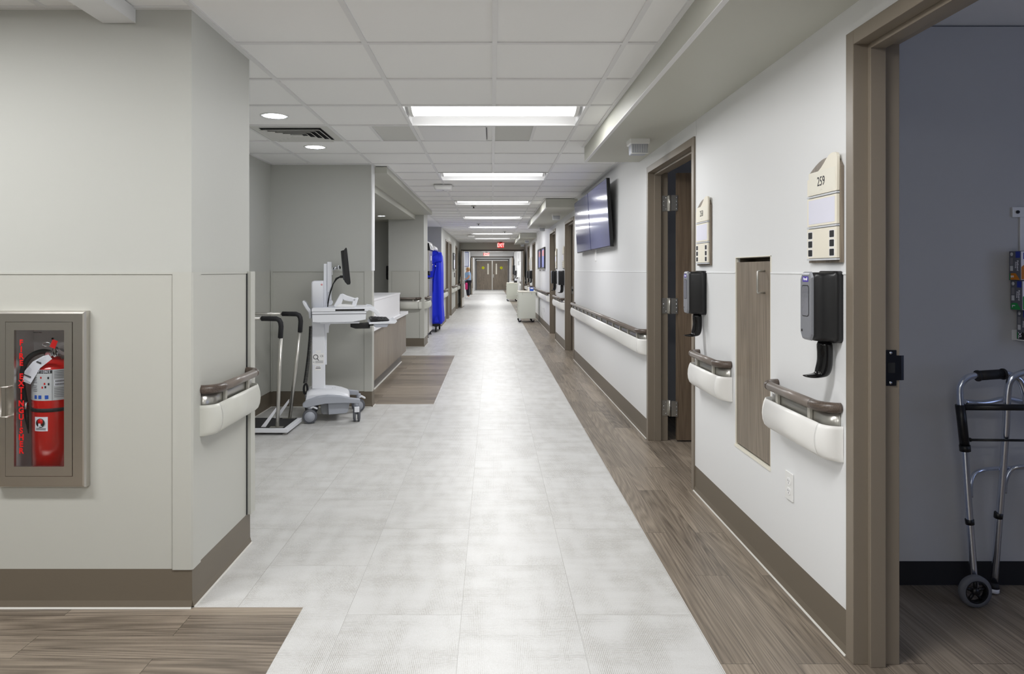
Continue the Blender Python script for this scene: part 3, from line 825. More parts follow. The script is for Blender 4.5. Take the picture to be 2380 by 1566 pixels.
# extinguisher
X0,Y0=-1.831,2.885; R=.085
e=empty('fire_extinguisher',(X0,Y0,.5235),label='red fire extinguisher with white hanging tag inside the steel cabinet',cat='fire extinguisher')
b=MB(); b.lathe([(.06,.5235),(R,.54),(R,.945),(R-.003,.962),(R-.014,.982),(R-.035,.996),(.022,1.003),(.018,1.012)],(X0,Y0,0),seg=40); cyl=b.build('cylinder','red_paint',e,True)
def wrap(name,mat_,a0,a1,z0,z1,r=R+.0006,parent=cyl,n=16):
    b=MB(); rows=[]
    for z in (z0,z1): rows.append([(X0+r*math.sin(math.radians(a0+(a1-a0)*i/n)),Y0-r*math.cos(math.radians(a0+(a1-a0)*i/n)),z) for i in range(n+1)])
    b.sheet(rows); return b.build(name,mat_,parent,True)
lab=wrap('label','label_silver',-78,84,.842,.968)
def wtext(s,size,m,a,z,sx=1,bold=0):
    a=math.radians(a); r=R+.0012
    t=text(s,size,m,lab,(0,0,0),(HP,0,a),sx=sx,bold=bold); t.location=Vector((X0+r*math.sin(a),Y0-r*math.cos(a),z))-Vector((X0,Y0,.5235)); return t
wrap('label_heading','print_dark',-66,24,.953,.966,R+.0009,lab,20)
wrap('label_rule','print_dark',24.2,24.8,.843,.966,R+.0009,lab,2)
[wtext(ch_,.0125,'paper',-58+i_*6.9,.9592,.95,.0003) for i_,ch_ in enumerate('INSTRUCTIONS')]
for i,(a,z,w_) in enumerate([(-24,.935,8),(-24,.928,8),(-24,.921,7),(-24,.914,8),(-24,.900,8),(-24,.893,7),(-24,.886,8),(-24,.879,8)]): wrap('text_line','print_grey',a-w_,a+w_,z,z+.003,R+.0009,lab,4)
for a in (-21,-7,11): wrap('pictogram','print_blue',a-4.5,a+4.5,.849,.864,R+.0009,lab,4)
for a,z in ((-4,.932),(6,.907),(0,.892)): wrap('red_pictogram','red_letter',a-2,a+2,z,z+.008,R+.001,lab,3)
for a,z in ((15,.93),(16,.905),(8,.893)): wrap('dark_pictogram','print_dark',a-2,a+2,z,z+.009,R+.001,lab,3)
wrap('barcode_label','paper',29,62,.90,.927,R+.0009,lab)
for i in range(10): wrap('barcode_bar','print_dark',32+i*2.7,33.5+i*2.7,.916,.924,R+.0012,lab,2); wrap('barcode_bar','print_dark',32+i*2.7,33.5+i*2.7,.903,.911,R+.0012,lab,2)
for z in (.96,.953,.946,.94,.933,.89,.883,.876,.869,.862,.855): wrap('text_line','print_grey',29,64,z,z+.0022,R+.0009,lab,6)
b=MB(); b.lathe([(R+.0015,.795),(R+.003,.799),(R+.003,.806),(R+.0015,.810)],(X0,Y0,0),seg=40); b.build('strap','black_rubber',cyl,True)
st=wrap('inspection_sticker','paper',-24,14,.718,.776)
a=math.radians(-5); r=R+.0012
def disc(rr,dz,m,off): 
    b=MB(); b.lathe([(0,0),(rr,0),(rr,.0002)],(0,0,0),'y',24); o=b.build('emblem',m,st); o.location=Vector((X0+(r+off)*math.sin(a),Y0-(r+off)*math.cos(a),.752+dz))-Vector((X0,Y0,.5235)); o.rotation_euler=(0,0,a)
disc(.0185,0,'print_dark',.0009); disc(.0115,.005,'red_letter',.0014)
t=text('JL',.016,'paper',st,(0,0,0),bold=.0008,sx=1.3); t.location=Vector((X0+(r+.0024)*math.sin(a),Y0-(r+.0024)*math.cos(a),.743))-Vector((X0,Y0,.5235)); t.rotation_euler=(0,0,a)
for z in (.728,.7235): wrap('text_line','print_dark',-19,9,z,z+.0022,R+.0012,st,4)
b=MB(); b.lathe([(.018,1.010),(.018,1.02),(.013,1.024),(.013,1.045),(.006,1.052)],(X0,Y0,0),seg=20); b.box(X0-.03,X0+.014,Y0-.01,Y0+.01,1.018,1.038); v=b.build('valve','chrome',e,True)
b=MB(); b.prism([(X0-.01,1.052),(X0+.03,1.056),(X0+.085,1.075),(X0+.085,1.081),(X0+.02,1.068),(X0-.015,1.062)],'y',Y0-.01,Y0+.01)
b.prism([(X0+.005,1.034),(X0+.085,.998),(X0+.087,1.004),(X0+.02,1.044),(X0-.012,1.044)],'y',Y0-.01,Y0+.01); b.build('lever','label_silver',e,True)
MB().lathe([(0,-.032),(.015,-.032),(.016,-.028),(.016,-.01)],(X0-.012,Y0,1.022),'y',24).build('gauge','chrome',v,True)
MB().lathe([(0,-.0335),(.012,-.0335),(.012,-.032)],(X0-.012,Y0,1.022),'y',20).build('gauge_face','picture_red',v,True)
b=MB(); P=[(X0-.02,Y0-.005,1.03),(X0-.045,Y0-.02,1.035),(X0-.078,Y0-.035,1.02),(X0-.100,Y0-.045,.985),(X0-.110,Y0-.045,.93),(X0-.108,Y0-.04,.87),(X0-.1,Y0-.04,.82)]
Q=[]
for i in range(len(P)-1):
    for k in range(4): 
        u=k/4; p0=Vector(P[max(i-1,0)]);p1=Vector(P[i]);p2=Vector(P[i+1]);p3=Vector(P[min(i+2,len(P)-1)])
        Q.append(.5*((2*p1)+(p2-p0)*u+(2*p0-5*p1+4*p2-p3)*u*u+(3*p1-p0-3*p2+p3)*u**3))
Q.append(Vector(P[-1])); b.tube(Q,.0105,12); h=b.build('hose','black_rubber',e,True)
b=MB(); b.tube([(X0-.1,Y0-.04,.83),(X0-.098,Y0-.04,.80)],.012,12); b.build('hose_collar','chrome',h,True)
b=MB(); b.tube([(X0-.099,Y0-.04,.80),(X0-.083,Y0-.046,.70)],[.011,.002],12); b.build('nozzle','black_plastic',h,True)
b=MB(); Y=Y0-.085
pts=[W(113,824,Y),W(121,834,Y),W(93,855,Y),W(70,893,Y),W(52,886,Y),W(57,862,Y),W(76,840,Y),W(100,827,Y)]
vs=[(p[0],Y+(.001 if i>1 else 0),p[2]) for i,p in enumerate(pts)]
b.add(vs+[(x,y+.0008,z) for x,y,z in vs],[tuple(range(8)),tuple(range(15,7,-1))]+[(i,(i+1)%8,8+(i+1)%8,8+i) for i in range(8)]); tg=b.build('service_tag','paper',e,True)
b=MB()
def linepx(x0,y0,x1,y1,w_): 
    p=Vector(W(x0,y0,Y-.0006)); q=Vector(W(x1,y1,Y-.0006)); d=(q-p).normalized(); n=Vector((-d.z,0,d.x))*w_/2
    b.add([p-n,q-n,q+n,p+n],[(0,1,2,3)])
for i in range(7): linepx(66-i*1.5,852+i*2.2,74-i*1.7,860+i*2.2,.0006)
for i in range(5): linepx(55+i*.3,880-i*0.2+i*2,70,888+i*.6,.0005)
for i in range(5): linepx(90,836+i*1.6,107,830+i*4,.0005)
b.build('fine_print','print_grey',tg,True)
t=text('2024/2025',.0085,'print_dark',tg,(0,0,0),(HP,math.radians(22),0),bold=.0003); t.location=Vector(W(62,873,Y-.001))-Vector((X0,Y0,.5235))
t=text('chek',.011,'print_dark',tg,(0,0,0),(HP,math.radians(22),0),bold=.0004); t.location=Vector(W(90,842,Y-.001))-Vector((X0,Y0,.5235))
b=MB(); q=[W(126,788,Y),W(138,792,Y),W(131,810,Y),W(119,805,Y)]; b.add([(p[0],Y-.01,p[2]) for p in q]+[(p[0],Y-.009,p[2]) for p in q],[(0,1,2,3),(7,6,5,4),(0,1,5,4),(1,2,6,5),(2,3,7,6),(3,0,4,7)]); b.build('safety_tag','red_letter',e,True)
b=MB(); b.tube([Vector(W(108,800,Y))+Vector((.016*math.cos(t_/16*6.283),0,.008*math.sin(t_/16*6.283))) for t_ in range(16)],.0012,6,closed=True)
b.tube([Vector(W(128,820,Y))+Vector((.012*math.cos(t_/16*6.283),0,.016*math.sin(t_/16*6.283))) for t_ in range(16)],.0011,6,closed=True)
b.build('pull_pin','chrome',e,True)

# ---- recessed wooden cabinet door on the right wall
cy=(cab[0]+cab[1])/2
e=empty('wall_cabinet',(XR,cy,.47),label='tall narrow wood-grain cabinet door set flush in the white wall',cat='cabinet')
b=MB(); b.box(XR+.1,XR+.104,cab[0]+.001,cab[1]-.001,cab[2]+.001,cab[3]-.001)
for (a_,c_2) in ((cab[0],cab[0]+.003),(cab[1]-.003,cab[1])): b.box(XR+.02,XR+.1,a_,c_2,cab[2],cab[3])
b.box(XR+.02,XR+.1,cab[0]+.003,cab[1]-.003,cab[2],cab[2]+.003); b.box(XR+.02,XR+.1,cab[0]+.003,cab[1]-.003,cab[3]-.003,cab[3]); b.build('carcass','frame_paint',e,True)
MB().box(XR+.002,XR+.02,cab[0]+.004,cab[1]-.004,cab[2]+.012,cab[3]-.022).build('door','laminate',e,True)
b=MB(); b.box(XR-.007,XR+.02,cab[0]-.006,cab[1]+.006,cab[2]-.010,cab[2]+.002)
b.box(XR-.003,XR+.012,cab[0]-.003,cab[0]+.0015,cab[2]+.002,cab[3]+.004); b.box(XR-.003,XR+.012,cab[1]-.0015,cab[1]+.003,cab[2]+.002,cab[3]+.004); b.box(XR-.004,XR+.012,cab[0]-.003,cab[1]+.003,cab[3]+.0,cab[3]+.004)
b.build('edge_trim','ivory',e,True)
y=3.205
b=MB(); b.tube([(XR+.002,y,1.268),(XR-.030,y,1.268),(XR-.032,y,1.272),(XR-.032,y,1.366),(XR-.030,y,1.37),(XR+.002,y,1.37)],.005,10); b.build('pull_handle','aluminium',e,True)

# ---- room signs
def sign(x,y,rz,num,label):
    e=empty('room_sign',(x,y,1.402),rz,label,'sign','room number signs')
    arch=[(-.125,0),(.125,0),(.125,.35)]+[(.125-.25*i/12,.35+.045*math.sin(math.pi*(.12+.88*i/12))) for i in range(1,12)]+[(-.125,.35)]
    MB().prism(arch,'y',-.012,-.0015).build('backing_board','laminate',e)
    S=[]
    for i in range(13):
        u=i/12; S.append((.112-.229*u, .398-.072*(3*u*u-2*u**3) + .012*math.sin(math.pi*min(1,u*2.2))))
    top=[(-.117,.262),(.115,.262),(.117,.385)]+S
    MB().prism(top,'y',-.022,-.0125).build('number_panel','cream_panel',e)
    MB().box(-.105,.105,-.0225,-.0222,.268,.35).build('inset_panel','ivory',e)
    MB().box(-.117,.115,-.022,-.0125,.142,.250).build('message_panel','cream_panel',e)
    MB().box(-.106,.100,-.0226,-.0221,.150,.243).build('paper_insert','lilac_paper',e)
    MB().box(-.117,.115,-.022,-.0125,.018,.131).build('slider_panel','cream_panel',e)
    for z in (.256,.137,.013): MB().box(-.118,.117,-.0240,-.0125,z-.0036,z+.0030).build('divider_bar','label_silver',e)
    for xx in (-.092,.078):
        for z in (.106,.072,.038):
            MB().prism(rrect(xx-.020,xx+.020,z-.0155,z+.0155,.004,3),'y',-.0223,-.0218).build('window_bezel','fixture_white',e)
            MB().prism(rrect(xx-.0165,xx+.0165,z-.0125,z+.0125,.003,3),'y',-.0226,-.0222).build('window','black_plastic',e)
    if num:
        t=text(num,.050,'print_dark',e,(-.004,-.0228,.308),sx=.82)
        b=MB()
        for i in range(5): b.lathe([(0,-.0008),(.0011,-.0006),(.0012,0)],(-.012+i*.004,-.0226,.276+(i%2)*.003),'y',6)
        b.build('braille','ivory',e)
for y,n,lb in ((2.603,'259','cream room sign numbered 259 beside the nearest open doorway'),(4.09,'258','cream room sign numbered 258 beside the half open wooden door')):
    sign(XR-.0002,y,-HP,n,lb)
for y,lb in ((12.12,'room sign after the doorway beyond the screens'),(13.48,'room sign before the second doorway beyond the screens'),(21.65,'far room sign after the third doorway pair, nearer one'),(22.95,'far room sign after the third doorway pair, farther one')):
    sign(XR-.0002,y,-HP,None,lb)
# ---- hand sanitizer dispensers
def dispenser(x,y,rz,label,logo=True,z=.974):
    e=empty('sanitizer_dispenser',(x,y,z),rz,label,'dispenser','wall sanitizer dispensers')
    b=MB()
    R_=[(.0,.066,.135,.397),(-.028,.066,.135,.397),(-.032,.061,.140,.392),(-.070,.059,.140,.392),(-.088,.050,.142,.392),(-.096,.046,.146,.388)]
    b.loft([[(px_,yy,zz) for px_,zz in rrect(-w_,w_,z0,z1,.018)] for yy,w_,z0,z1 in R_])
    b.build('housing','black_plastic',e)
    pts=[(-.040,.170),(-.028,.150),(.028,.150),(.040,.170),(.040,.368),(.028,.386),(-.028,.386),(-.040,.368)]
    b=MB(); b.loft([[(px_*k_,yy,.268+(zz-.268)*k_) for px_,zz in pts] for yy,k_ in ((-.096,1.07),(-.104,1.03),(-.107,.98))],smooth=False); b.build('front_cover','grey_plastic',e)
    MB().prism(rrect(-.026,.026,.232,.342,.010),'y',-.1082,-.107).build('refill_window','gel',e)
    MB().prism(rrect(-.029,.029,.229,.345,.012),'y',-.1076,-.1069).build('window_rim','black_plastic',e)
    MB().box(-.004,.004,-.1078,-.107,.160,.170).build('sensor','black_plastic',e) if False else MB().box(-.031,-.024,-.1078,-.1069,.172,.181).build('sensor','black_gloss',e)
    b=MB(); b.loft([[(x_*w_,y_,z_) for x_,y_,z_ in q] for w_,q in ((1.2,[(-1,-.070,.15),(1,-.070,.15),(1,-.004,.15),(-1,-.004,.15)]),(1.1,[(-1,-.063,.10),(1,-.063,.10),(1,-.006,.10),(-1,-.006,.10)]),(1.05,[(-1,-.064,.06),(1,-.064,.06),(1,-.004,.045),(-1,-.004,.045)]),(1.05,[(-1,-.072,.036),(1,-.072,.036),(1,-.016,.008),(-1,-.016,.008)]),(1,[(-1,-.070,.022),(1,-.070,.022),(1,-.040,.003),(-1,-.040,.003)]),(1,[(-1,-.085,.017),(1,-.085,.017),(1,-.075,-.001),(-1,-.075,-.001)]),(.6,[(-1,-.107,.014),(1,-.107,.014),(1,-.105,.003),(-1,-.105,.003)]),(.2,[(-1,-.117,.013),(1,-.117,.013),(1,-.117,.009),(-1,-.117,.009)]))])
    b.v=[(x_*.026,y_,z_) for x_,y_,z_ in b.v]
    dt=b.build('drip_tray','black_gloss',e); ms=dt.modifiers.new('subdivision','SUBSURF'); ms.levels=2; ms.render_levels=2
    if logo:
        MB().box(-.022,.024,-.1074,-.1069,.357,.377).build('logo_plate','purple',e)
        text('Purell',.0145,'paper',e,(.001,-.1077,.367),sx=.95,bold=.0005)
dispenser(XR-.0032,2.545,-HP,'black and grey hand sanitizer dispenser below sign 259')
dispenser(XR-.0032,4.125,-HP,'black and grey hand sanitizer dispenser below sign 258')
dispenser(XR-.0032,12.10,-HP,'black dispenser on the wall after the doorway beyond the screens')
dispenser(XR-.0032,13.5,-HP,'black dispenser on the wall before the second doorway beyond the screens')
dispenser(XR-.0032,21.65,-HP,'far black dispenser behind the near putty cart',False)
dispenser(XR-.0032,22.95,-HP,'far black dispenser nearest the cross doors',False)
dispenser(1.27,33.2,-HP,'black dispenser beyond the double doors on the right, nearer one',False)
dispenser(1.27,35.6,-HP,'black dispenser beyond the double doors on the right, farther one',False)
# ---- wall screens
def tv(y0,y1,label):
    e=empty('wall_screen',(XR,(y0+y1)/2,1.60),-HP,label,'screen','paired wall screens')
    h=(y1-y0)/2
    tilt=math.atan2(.042,.70)
    def P(y,z): return (y+ -math.tan(tilt)*(z-.0),z)
    def slab(x0,x1,z0,z1,ya,yb):
        b=MB(); b.prism([P(ya,z0),P(ya,z1),P(yb,z1),P(yb,z0)],'x',x0,x1); return b
    b=slab(-h,h,.015,.715,-.066,-.030); b.build('casing','black_plastic',e,bevel=.003)
    slab(-h+.010,h-.010,.027,.705,-.0685,-.066).build('display','screen',e)
    b=MB(); b.box(-.2,.2,-.03,-.001,.20,.55); b.box(-.16,-.10,-.075,-.001,.40,.46); b.box(.10,.16,-.075,-.001,.40,.46); b.build('wall_mount','black_plastic',e)
tv(6.99,8.335,'large dark wall screen on the right wall, nearer of the two')
tv(8.355,9.70,'large dark wall screen on the right wall, farther of the two')
MB().box(XR-.012,XR,8.375,8.44,1.49,1.63).build('cord_cover','fixture_white')
tag(bpy.data.objects['cord_cover'],'short white cord cover on the wall under the two screens','cord cover')
# ---- framed pictures
def pic(x,y,rz,w_,z0,z1,label,m='picture_blue',m2='picture_red',grp='framed notices'):
    e=empty('picture_frame',(x,y,z0),rz,label,'picture frame',grp); h=w_/2; H=z1-z0
    b=MB(); b.frame((-h,h,0,H),(-h+.03,h-.03,.03,H-.03),-.03,-.001); b.build('frame','black_plastic',e)
    MB().box(-h+.03,h-.03,-.012,-.003,.03,H-.03).build('print',m,e)
    MB().box(-h+.15,h-.15,-.0135,-.012,H*.6,H-.06).build('print_detail',m2,e)
    MB().box(-h+.02,h-.02,-.05,-.001,-.025,0).build('ledge','aluminium',e)
pic(XR-.003,16.85,-HP,1.05,1.42,1.93,'dark framed picture on the right wall, nearer of the pair')
pic(XR-.003,18.1,-HP,1.05,1.42,1.93,'dark framed picture on the right wall, farther of the pair')
pic(-1.243,22.35,HP,1.1,1.40,1.93,'black framed notice on the left wall between far doors','paper','print_grey')
# ---- outlets
def outlet(x,y,rz,z,label,plug=False):
    e=empty('wall_outlet',(x,y,z),rz,label,'outlet')
    MB().prism(rrect(-.036,.036,0,.118,.004,3),'y',-.006,-.0005).build('cover_plate','white_plastic',e,bevel=.0015)
    for zz in (.038,.080):
        MB().prism(rrect(-.017,.017,zz-.0145,zz+.0145,.008,4),'y',-.0075,-.006).build('socket','fixture_white',e)
        b=MB(); b.box(-.0075,-.0055,-.0079,-.0074,zz-.002,zz+.007); b.box(.0055,.0075,-.0079,-.0074,zz-.002,zz+.006); b.lathe([(0,-.0004),(.0024,-.0004),(.0024,0)],(0,-.0075,zz-.008),'y',8); b.build('slots','print_dark',e)
    if plug:
        b=MB(); b.box(-.02,.02,-.05,-.006,.06,.11); b.tube([(0,-.05,.08),(0,-.07,.05),(0.01,-.06,-.04),(.02,-.04,-.16)],.006,6); b.build('plug','white_plastic',e)
outlet(XR-.003,2.922,-HP,.398,'white double wall outlet low under the nearest handrail')
outlet(XR-.003,16.6,-HP,.36,'white outlet with plug low on the wall beside the near cart',True)
e=empty('wall_switch',(-1.243,22.6,1.15),HP,'small black card reader on the left wall below the framed notice','card reader')
MB().prism(rrect(-.05,.05,0,.15,.01),'y',-.02,-.0005).build('casing','black_plastic',e); MB().box(-.01,.01,-.0215,-.02,.11,.12).build('indicator','red_letter',e)

# ---- nurse station counter
e=empty('nurse_desk',(-1.5,8.7,0),label='wood-fronted nurse desk with white raised counter top on the left',cat='desk')
b=MB()
y=7.062
n=0
for a,c in ((7.062,8.25),(8.253,9.44),(9.443,10.39)):
    MB().box(-1.32,-1.30,a,c,.156,.715).build('front_panel','laminate',e,True)
MB().box(-1.9,-1.32,10.37,10.39,.156,.715).build('end_panel','laminate',e,True)
b=MB(); b.box(-1.9,-1.366,7.062,10.33,.001,.155); b.build('toe_kick','toe_grey',e,True)
b=MB(); b.prism([(-1.366,.0),(-1.352,.0),(-1.356,.008),(-1.366,.010)],'y',7.062,10.33); b.build('toe_caulk','caulk',e,True)
MB().box(-1.98,-1.27,7.062,10.42,.716,.756).build('worktop','counter_white',e,True,bevel=.003)
b=MB(); b.box(-1.325,-1.30,7.062,9.71,.757,1.035); b.box(-1.95,-1.30,9.69,9.71,.757,1.035); b.build('screen_panel','counter_white',e,True)
MB().box(-1.75,-1.295,7.062,9.715,1.036,1.06).build('counter_ledge','counter_white',e,True,bevel=.002)
e=empty('desk_phone',(-1.62,8.3,1.061),.4,'black cordless handset standing on the raised nurse counter','phone')
b=MB(); b.loft([[(x_,y_,z) for x_,y_ in rrect(-w_,w_,-.02,.02,.008,3)] for w_,z in ((.028,0),(.028,.02),(.02,.05),(.014,.055))]); b.build('handset','black_plastic',e)
e=empty('wall_dispenser',(-1.93,12.95,1.2),0,'thin black box on the wall behind the nurse desk','dispenser')
MB().prism(rrect(-.05,.05,0,.26,.02),'y',-.1,-.0005).build('casing','black_plastic',e); MB().box(-.03,.03,-.102,-.1,.05,.2).build('cover','black_gloss',e)

# ---- floor scale
e=empty('patient_scale',(-1.95,5.93,0),label='low white platform scale with two metal grab handles behind the left wall',cat='scale')
b=MB(); b.box(-2.2,-1.70,5.72,6.15,.022,.056); b.build('platform','cart_white',e,True,bevel=.003)
MB().box(-2.18,-1.735,5.745,6.125,.0562,.0605).build('ribbed_mat','black_rubber',e,True)
b=MB()
for x_ in (-2.15,-1.74):
    for y_ in (5.77,6.10): b.lathe([(.02,0),(.02,.008),(.008,.010),(.008,.022)],(x_,y_,0),seg=14)
b.build('feet','aluminium',e,True)
for (yb,yt,xt,dz) in ((5.765,5.79,-1.777,-.03),(6.115,6.135,-1.708,-.012)):
    b=MB(); b.tube([(-1.80,yb,.0565),(xt,yt,.90+dz)],.016,14); p_=b.build('post','aluminium',e,True)
    b=MB(); b.tube([(xt-.005,yt,.835+dz),(xt+.001,yt,.93+dz),(xt-.003,yt,.962+dz),(xt-.015,yt,.985+dz),(xt-.038,yt,.996+dz),(xt-.163,yt,.998+dz)],.021,14); b.build('grip','black_rubber',p_,True)
    b=MB(); b.tube([(xt-.163,yt,.998+dz),(-2.16,yt,.998+dz),(-2.17,yt,.99+dz),(-2.17,yb,.0565)],.014,12); b.build('rear_tube','aluminium',p_,True)
    b=MB(); b.prism([(-1.805,.23),(-1.805,.20),(-1.90,.0565),(-1.94,.0565)],'y',yb-.004,yb+.004); b.build('brace','cart_white',p_,True)
    b=MB(); b.box(-1.86,-1.75,yb-.02,yb+.02,.0566,.062); b.build('foot_plate','aluminium',p_,True)
b=MB(); b.tube([(-2.17,5.79,.9),(-2.17,6.13,.9)],.012,10); b.build('cross_bar','aluminium',e,True)
# ---- mobile computer workstation
CA=math.radians(12.5)
ws=empty('computer_cart',(-1.616,6.4,0),CA,'white mobile computer workstation with monitor and grey wheeled base','computer cart')
def nx(px_): return (px_-738)/267
def nz(py_): return CAMZ-(py_-VY)/258.8
prof=[(703,937),(712,930),(735,922.5),(760,919.5),(790,922),(815,928),(836,931),(838.5,934),(837,941),(800,938.5),(755,938.5),(725,943.5),(712,946),(703.5,944)]
pp=[(nx(a),nz(c)) for a,c in prof]
for s,nm in ((-1,'near_rail'),(1,'far_rail')):
    MB().prism(pp,'y',min(s*.245,s*.185),max(s*.245,s*.185)).build('base_rail','cart_grey',ws,bevel=.006)
b=MB(); b.box(-.11,-.05,-.185,.185,.165,.205); b.box(.15,.22,-.185,.185,.18,.215); b.build('cross_member','cart_grey',ws,bevel=.005)
b=MB()
dp=[(-.105,.205),(-.098,.268),(-.06,.282),(.06,.286),(.14,.280),(.21,.262),(.265,.238),(.285,.210),(.28,.203)]
b.loft([[(x_,yy,.2+(z-.2)*k_) for x_,z in dp] for yy,k_ in ((-.185,.55),(-.165,.9),(-.12,1),(.12,1),(.165,.9),(.185,.55))]); b.build('base_cover','cart_white',ws)
text('◯ ◯' if False else 'O A',.02,'print_grey',ws,(.14,-.05,.2835),(0,0,0))
b=MB(); b.prism([(.02,.19),(.24,.19),(.235,.085),(.22,.07),(.05,.063),(.03,.075)],'y',-.17,.17); b.build('battery_box','cart_grey_dark',ws,bevel=.006)
MB().prism([(.09,.170),(.285,.170),(.268,.085),(.25,.072),(.095,.066)],'y',-.20,-.171).build('battery_cover','cart_grey',ws,bevel=.006)
def caster(x_,y_,face,r=.064):
    # face 0: wheel axis along y (seen as a disc); 1: axis along x
    ax='y' if face==0 else 'x'
    b=MB()
    for s in ((-1,1)):
        o=s*.019
        pr=[(0,-.013),(r*.7,-.013),(r*.72,-.010),(r-.004,-.010),(r,-.006),(r,.006),(r-.004,.010),(0,.010)]
        c=(x_,y_+o,r) if ax=='y' else (x_+o,y_,r)
        b.lathe(pr,c,ax,28)
    w_=b.build('caster_wheel','wheel_grey',ws)
    b=MB()
    for s in (-1,1):
        o=s*.033
        b.lathe([(0,-.001*s),(r*.72,-.001*s),(r*.72,.0),(0,.0015*s)],(x_,y_+o,r) if ax=='y' else (x_+o,y_,r),ax,28)
    b.build('hub_cap','cart_grey',w_)
    b=MB(); b.lathe([(.018,r+.02),(.02,.145),(.024,.15),(.024,.175)],(x_,y_,0),seg=16); b.box(x_-.012,x_+.012,y_-.012,y_+.012,r,r+.05)
    b.build('caster_stem','cart_grey',w_)
    b=MB(); q=[(x_+.01,r+.07),(x_+.03,r+.078),(x_+.062,r+.060),(x_+.070,r+.064),(x_+.068,r+.072),(x_+.03,r+.094),(x_+.0,r+.085)]
    if face==0: b.prism(q,'y',y_-.02,y_+.02)
    else: b.box(x_-.022,x_+.022,y_-.07,y_-.03,r+.03,r+.075)
    b.build('brake_lever','cart_white',w_,bevel=.003)
caster(-.068,-.215,0); caster(.345,-.215,1); caster(.37,.215,0); caster(-.068,.215,0)
# column
MB().prism(rrect(-.058,.062,-.07,.07,.012),'z',.285,1.03).build('column','cart_white',ws)
MB().prism(rrect(.062,.076,-.045,.045,.004),'z',.50,.99).build('cable_channel','cart_white',ws)
b=MB(); b.loft([[(x_,y_,z) for x_,y_ in rrect(-.060+i,.052-i*.3,-.115+i,.115-i,.02)] for z,i in ((1.035,0),(1.255,0),(1.270,.006),(1.278,.02))]); b.build('tower_housing','cart_white',ws)
b=MB(); b.lathe([(0,-.1165),(.009,-.1165),(.009,-.1155),(.0,-.1155)],(.033,0,1.243),'y',18); b.build('warning_mark','picture_red',ws)
lb=MB().prism(rrect(-.052,.052,.505,.610,.010),'y',-.0712,-.0702).build('rating_label','fixture_white',ws)
text('CE',.026,'print_dark',lb,(.032,-.0716,.583)); 
b=MB(); b.tube([(-.022+.020*math.cos(i*.3927),-.0718,.577+.020*math.sin(i*.3927)) for i in range(16)],.0028,6,closed=True); b.tube([(-.006,-.0718,.560),(.004,-.0718,.545)],.003,6); b.build('magnifier_mark','print_dark',lb)
b=MB()
for i in range(4): b.box(-.025,.045,-.0716,-.0712,.520+i*.006,.5225+i*.006)
b.build('fine_print','print_grey',lb)
text('FC',.014,'print_dark',lb,(-.038,-.0716,.528))
MB().box(-.028,.028,-.0712,-.0702,.452,.495).build('name_label','fixture_white',ws); 
b=MB(); b.box(-.022,.022,-.0716,-.0712,.470,.476); b.box(-.018,.018,-.0716,-.0712,.484,.487); b.build('name_print','print_dark',ws)
MB().box(-.024,.024,-.0712,-.0702,.615,.638).build('asset_label','fixture_white',ws)
# mast
MB().prism(rrect(.048,.078,-.03,.03,.004),'z',1.03,1.435).build('mast','cart_white',ws)
MB().prism(rrect(.079,.122,-.045,.045,.006),'z',1.17,1.452).build('mast_slider','cart_white',ws)
MB().prism(rrect(.079,.118,-.04,.04,.006),'z',1.10,1.169).build('mast_foot','cart_white',ws)
b=MB(); b.lathe([(.022,-.03),(.026,-.026),(.026,.026),(.022,.03)],(.105,0,1.075),'y',20); b.box(.079,.105,-.025,.025,1.05,1.10); b.build('pivot','cart_white',ws)
b=MB(); b.box(.1225,.130,-.02,.02,1.33,1.40); b.tube([(.130,0,1.38),(.15,0,1.395),(.185,0,1.40)],.012,10); b.lathe([(0,-.03),(.016,-.03),(.018,-.026),(.018,.026),(.016,.03),(0,.03)],(.186,0,1.40),'y',16); b.build('monitor_arm','chrome',ws)
mn=MB()
MB_=[(.252,1.578),(.285,1.246),(.268,1.243),(.250,1.243),(.236,1.50),(.24,1.574)]
mn.prism([(.246,1.578),(.255,1.578),(.288,1.247),(.262,1.243),(.238,1.27),(.226,1.55)],'y',-.262,.262)
mo=mn.build('monitor','black_plastic',ws,bevel=.004)
b=MB(); b.loft([[(x_,yy,z) for x_,z in q] for yy,q in ((-.24,[(.235,1.555),(.245,1.28),(.240,1.28),(.222,1.555)]),(-.2,[(.235,1.56),(.250,1.26),(.225,1.29),(.204,1.55)]),(.2,[(.235,1.56),(.250,1.26),(.225,1.29),(.204,1.55)]),(.24,[(.235,1.555),(.245,1.28),(.240,1.28),(.222,1.555)]))],smooth=False); b.build('back_shell','black_plastic',mo)
MB().prism([(.2565,1.568),(.258,1.568),(.2905,1.258),(.289,1.258)],'y',-.25,.25).build('display','screen_monitor',mo)
b=MB(); b.tube([(.225,-.04,1.312),(.20,-.04,1.315),(.165,-.05,1.29),(.135,-.055,1.25),(.12,-.055,1.20),(.10,-.06,1.14),(.088,-.065,1.08),(.085,-.065,1.035)],.0055,8)
b.tube([(.225,-.02,1.312),(.20,-.03,1.318),(.160,-.06,1.30),(.13,-.065,1.24),(.108,-.068,1.18),(.095,-.07,1.10),(.085,-.075,1.035)],.0045,8)
b.box(.195,.232,-.055,-.01,1.302,1.326)
b.build('monitor_cable','black_plastic',ws)
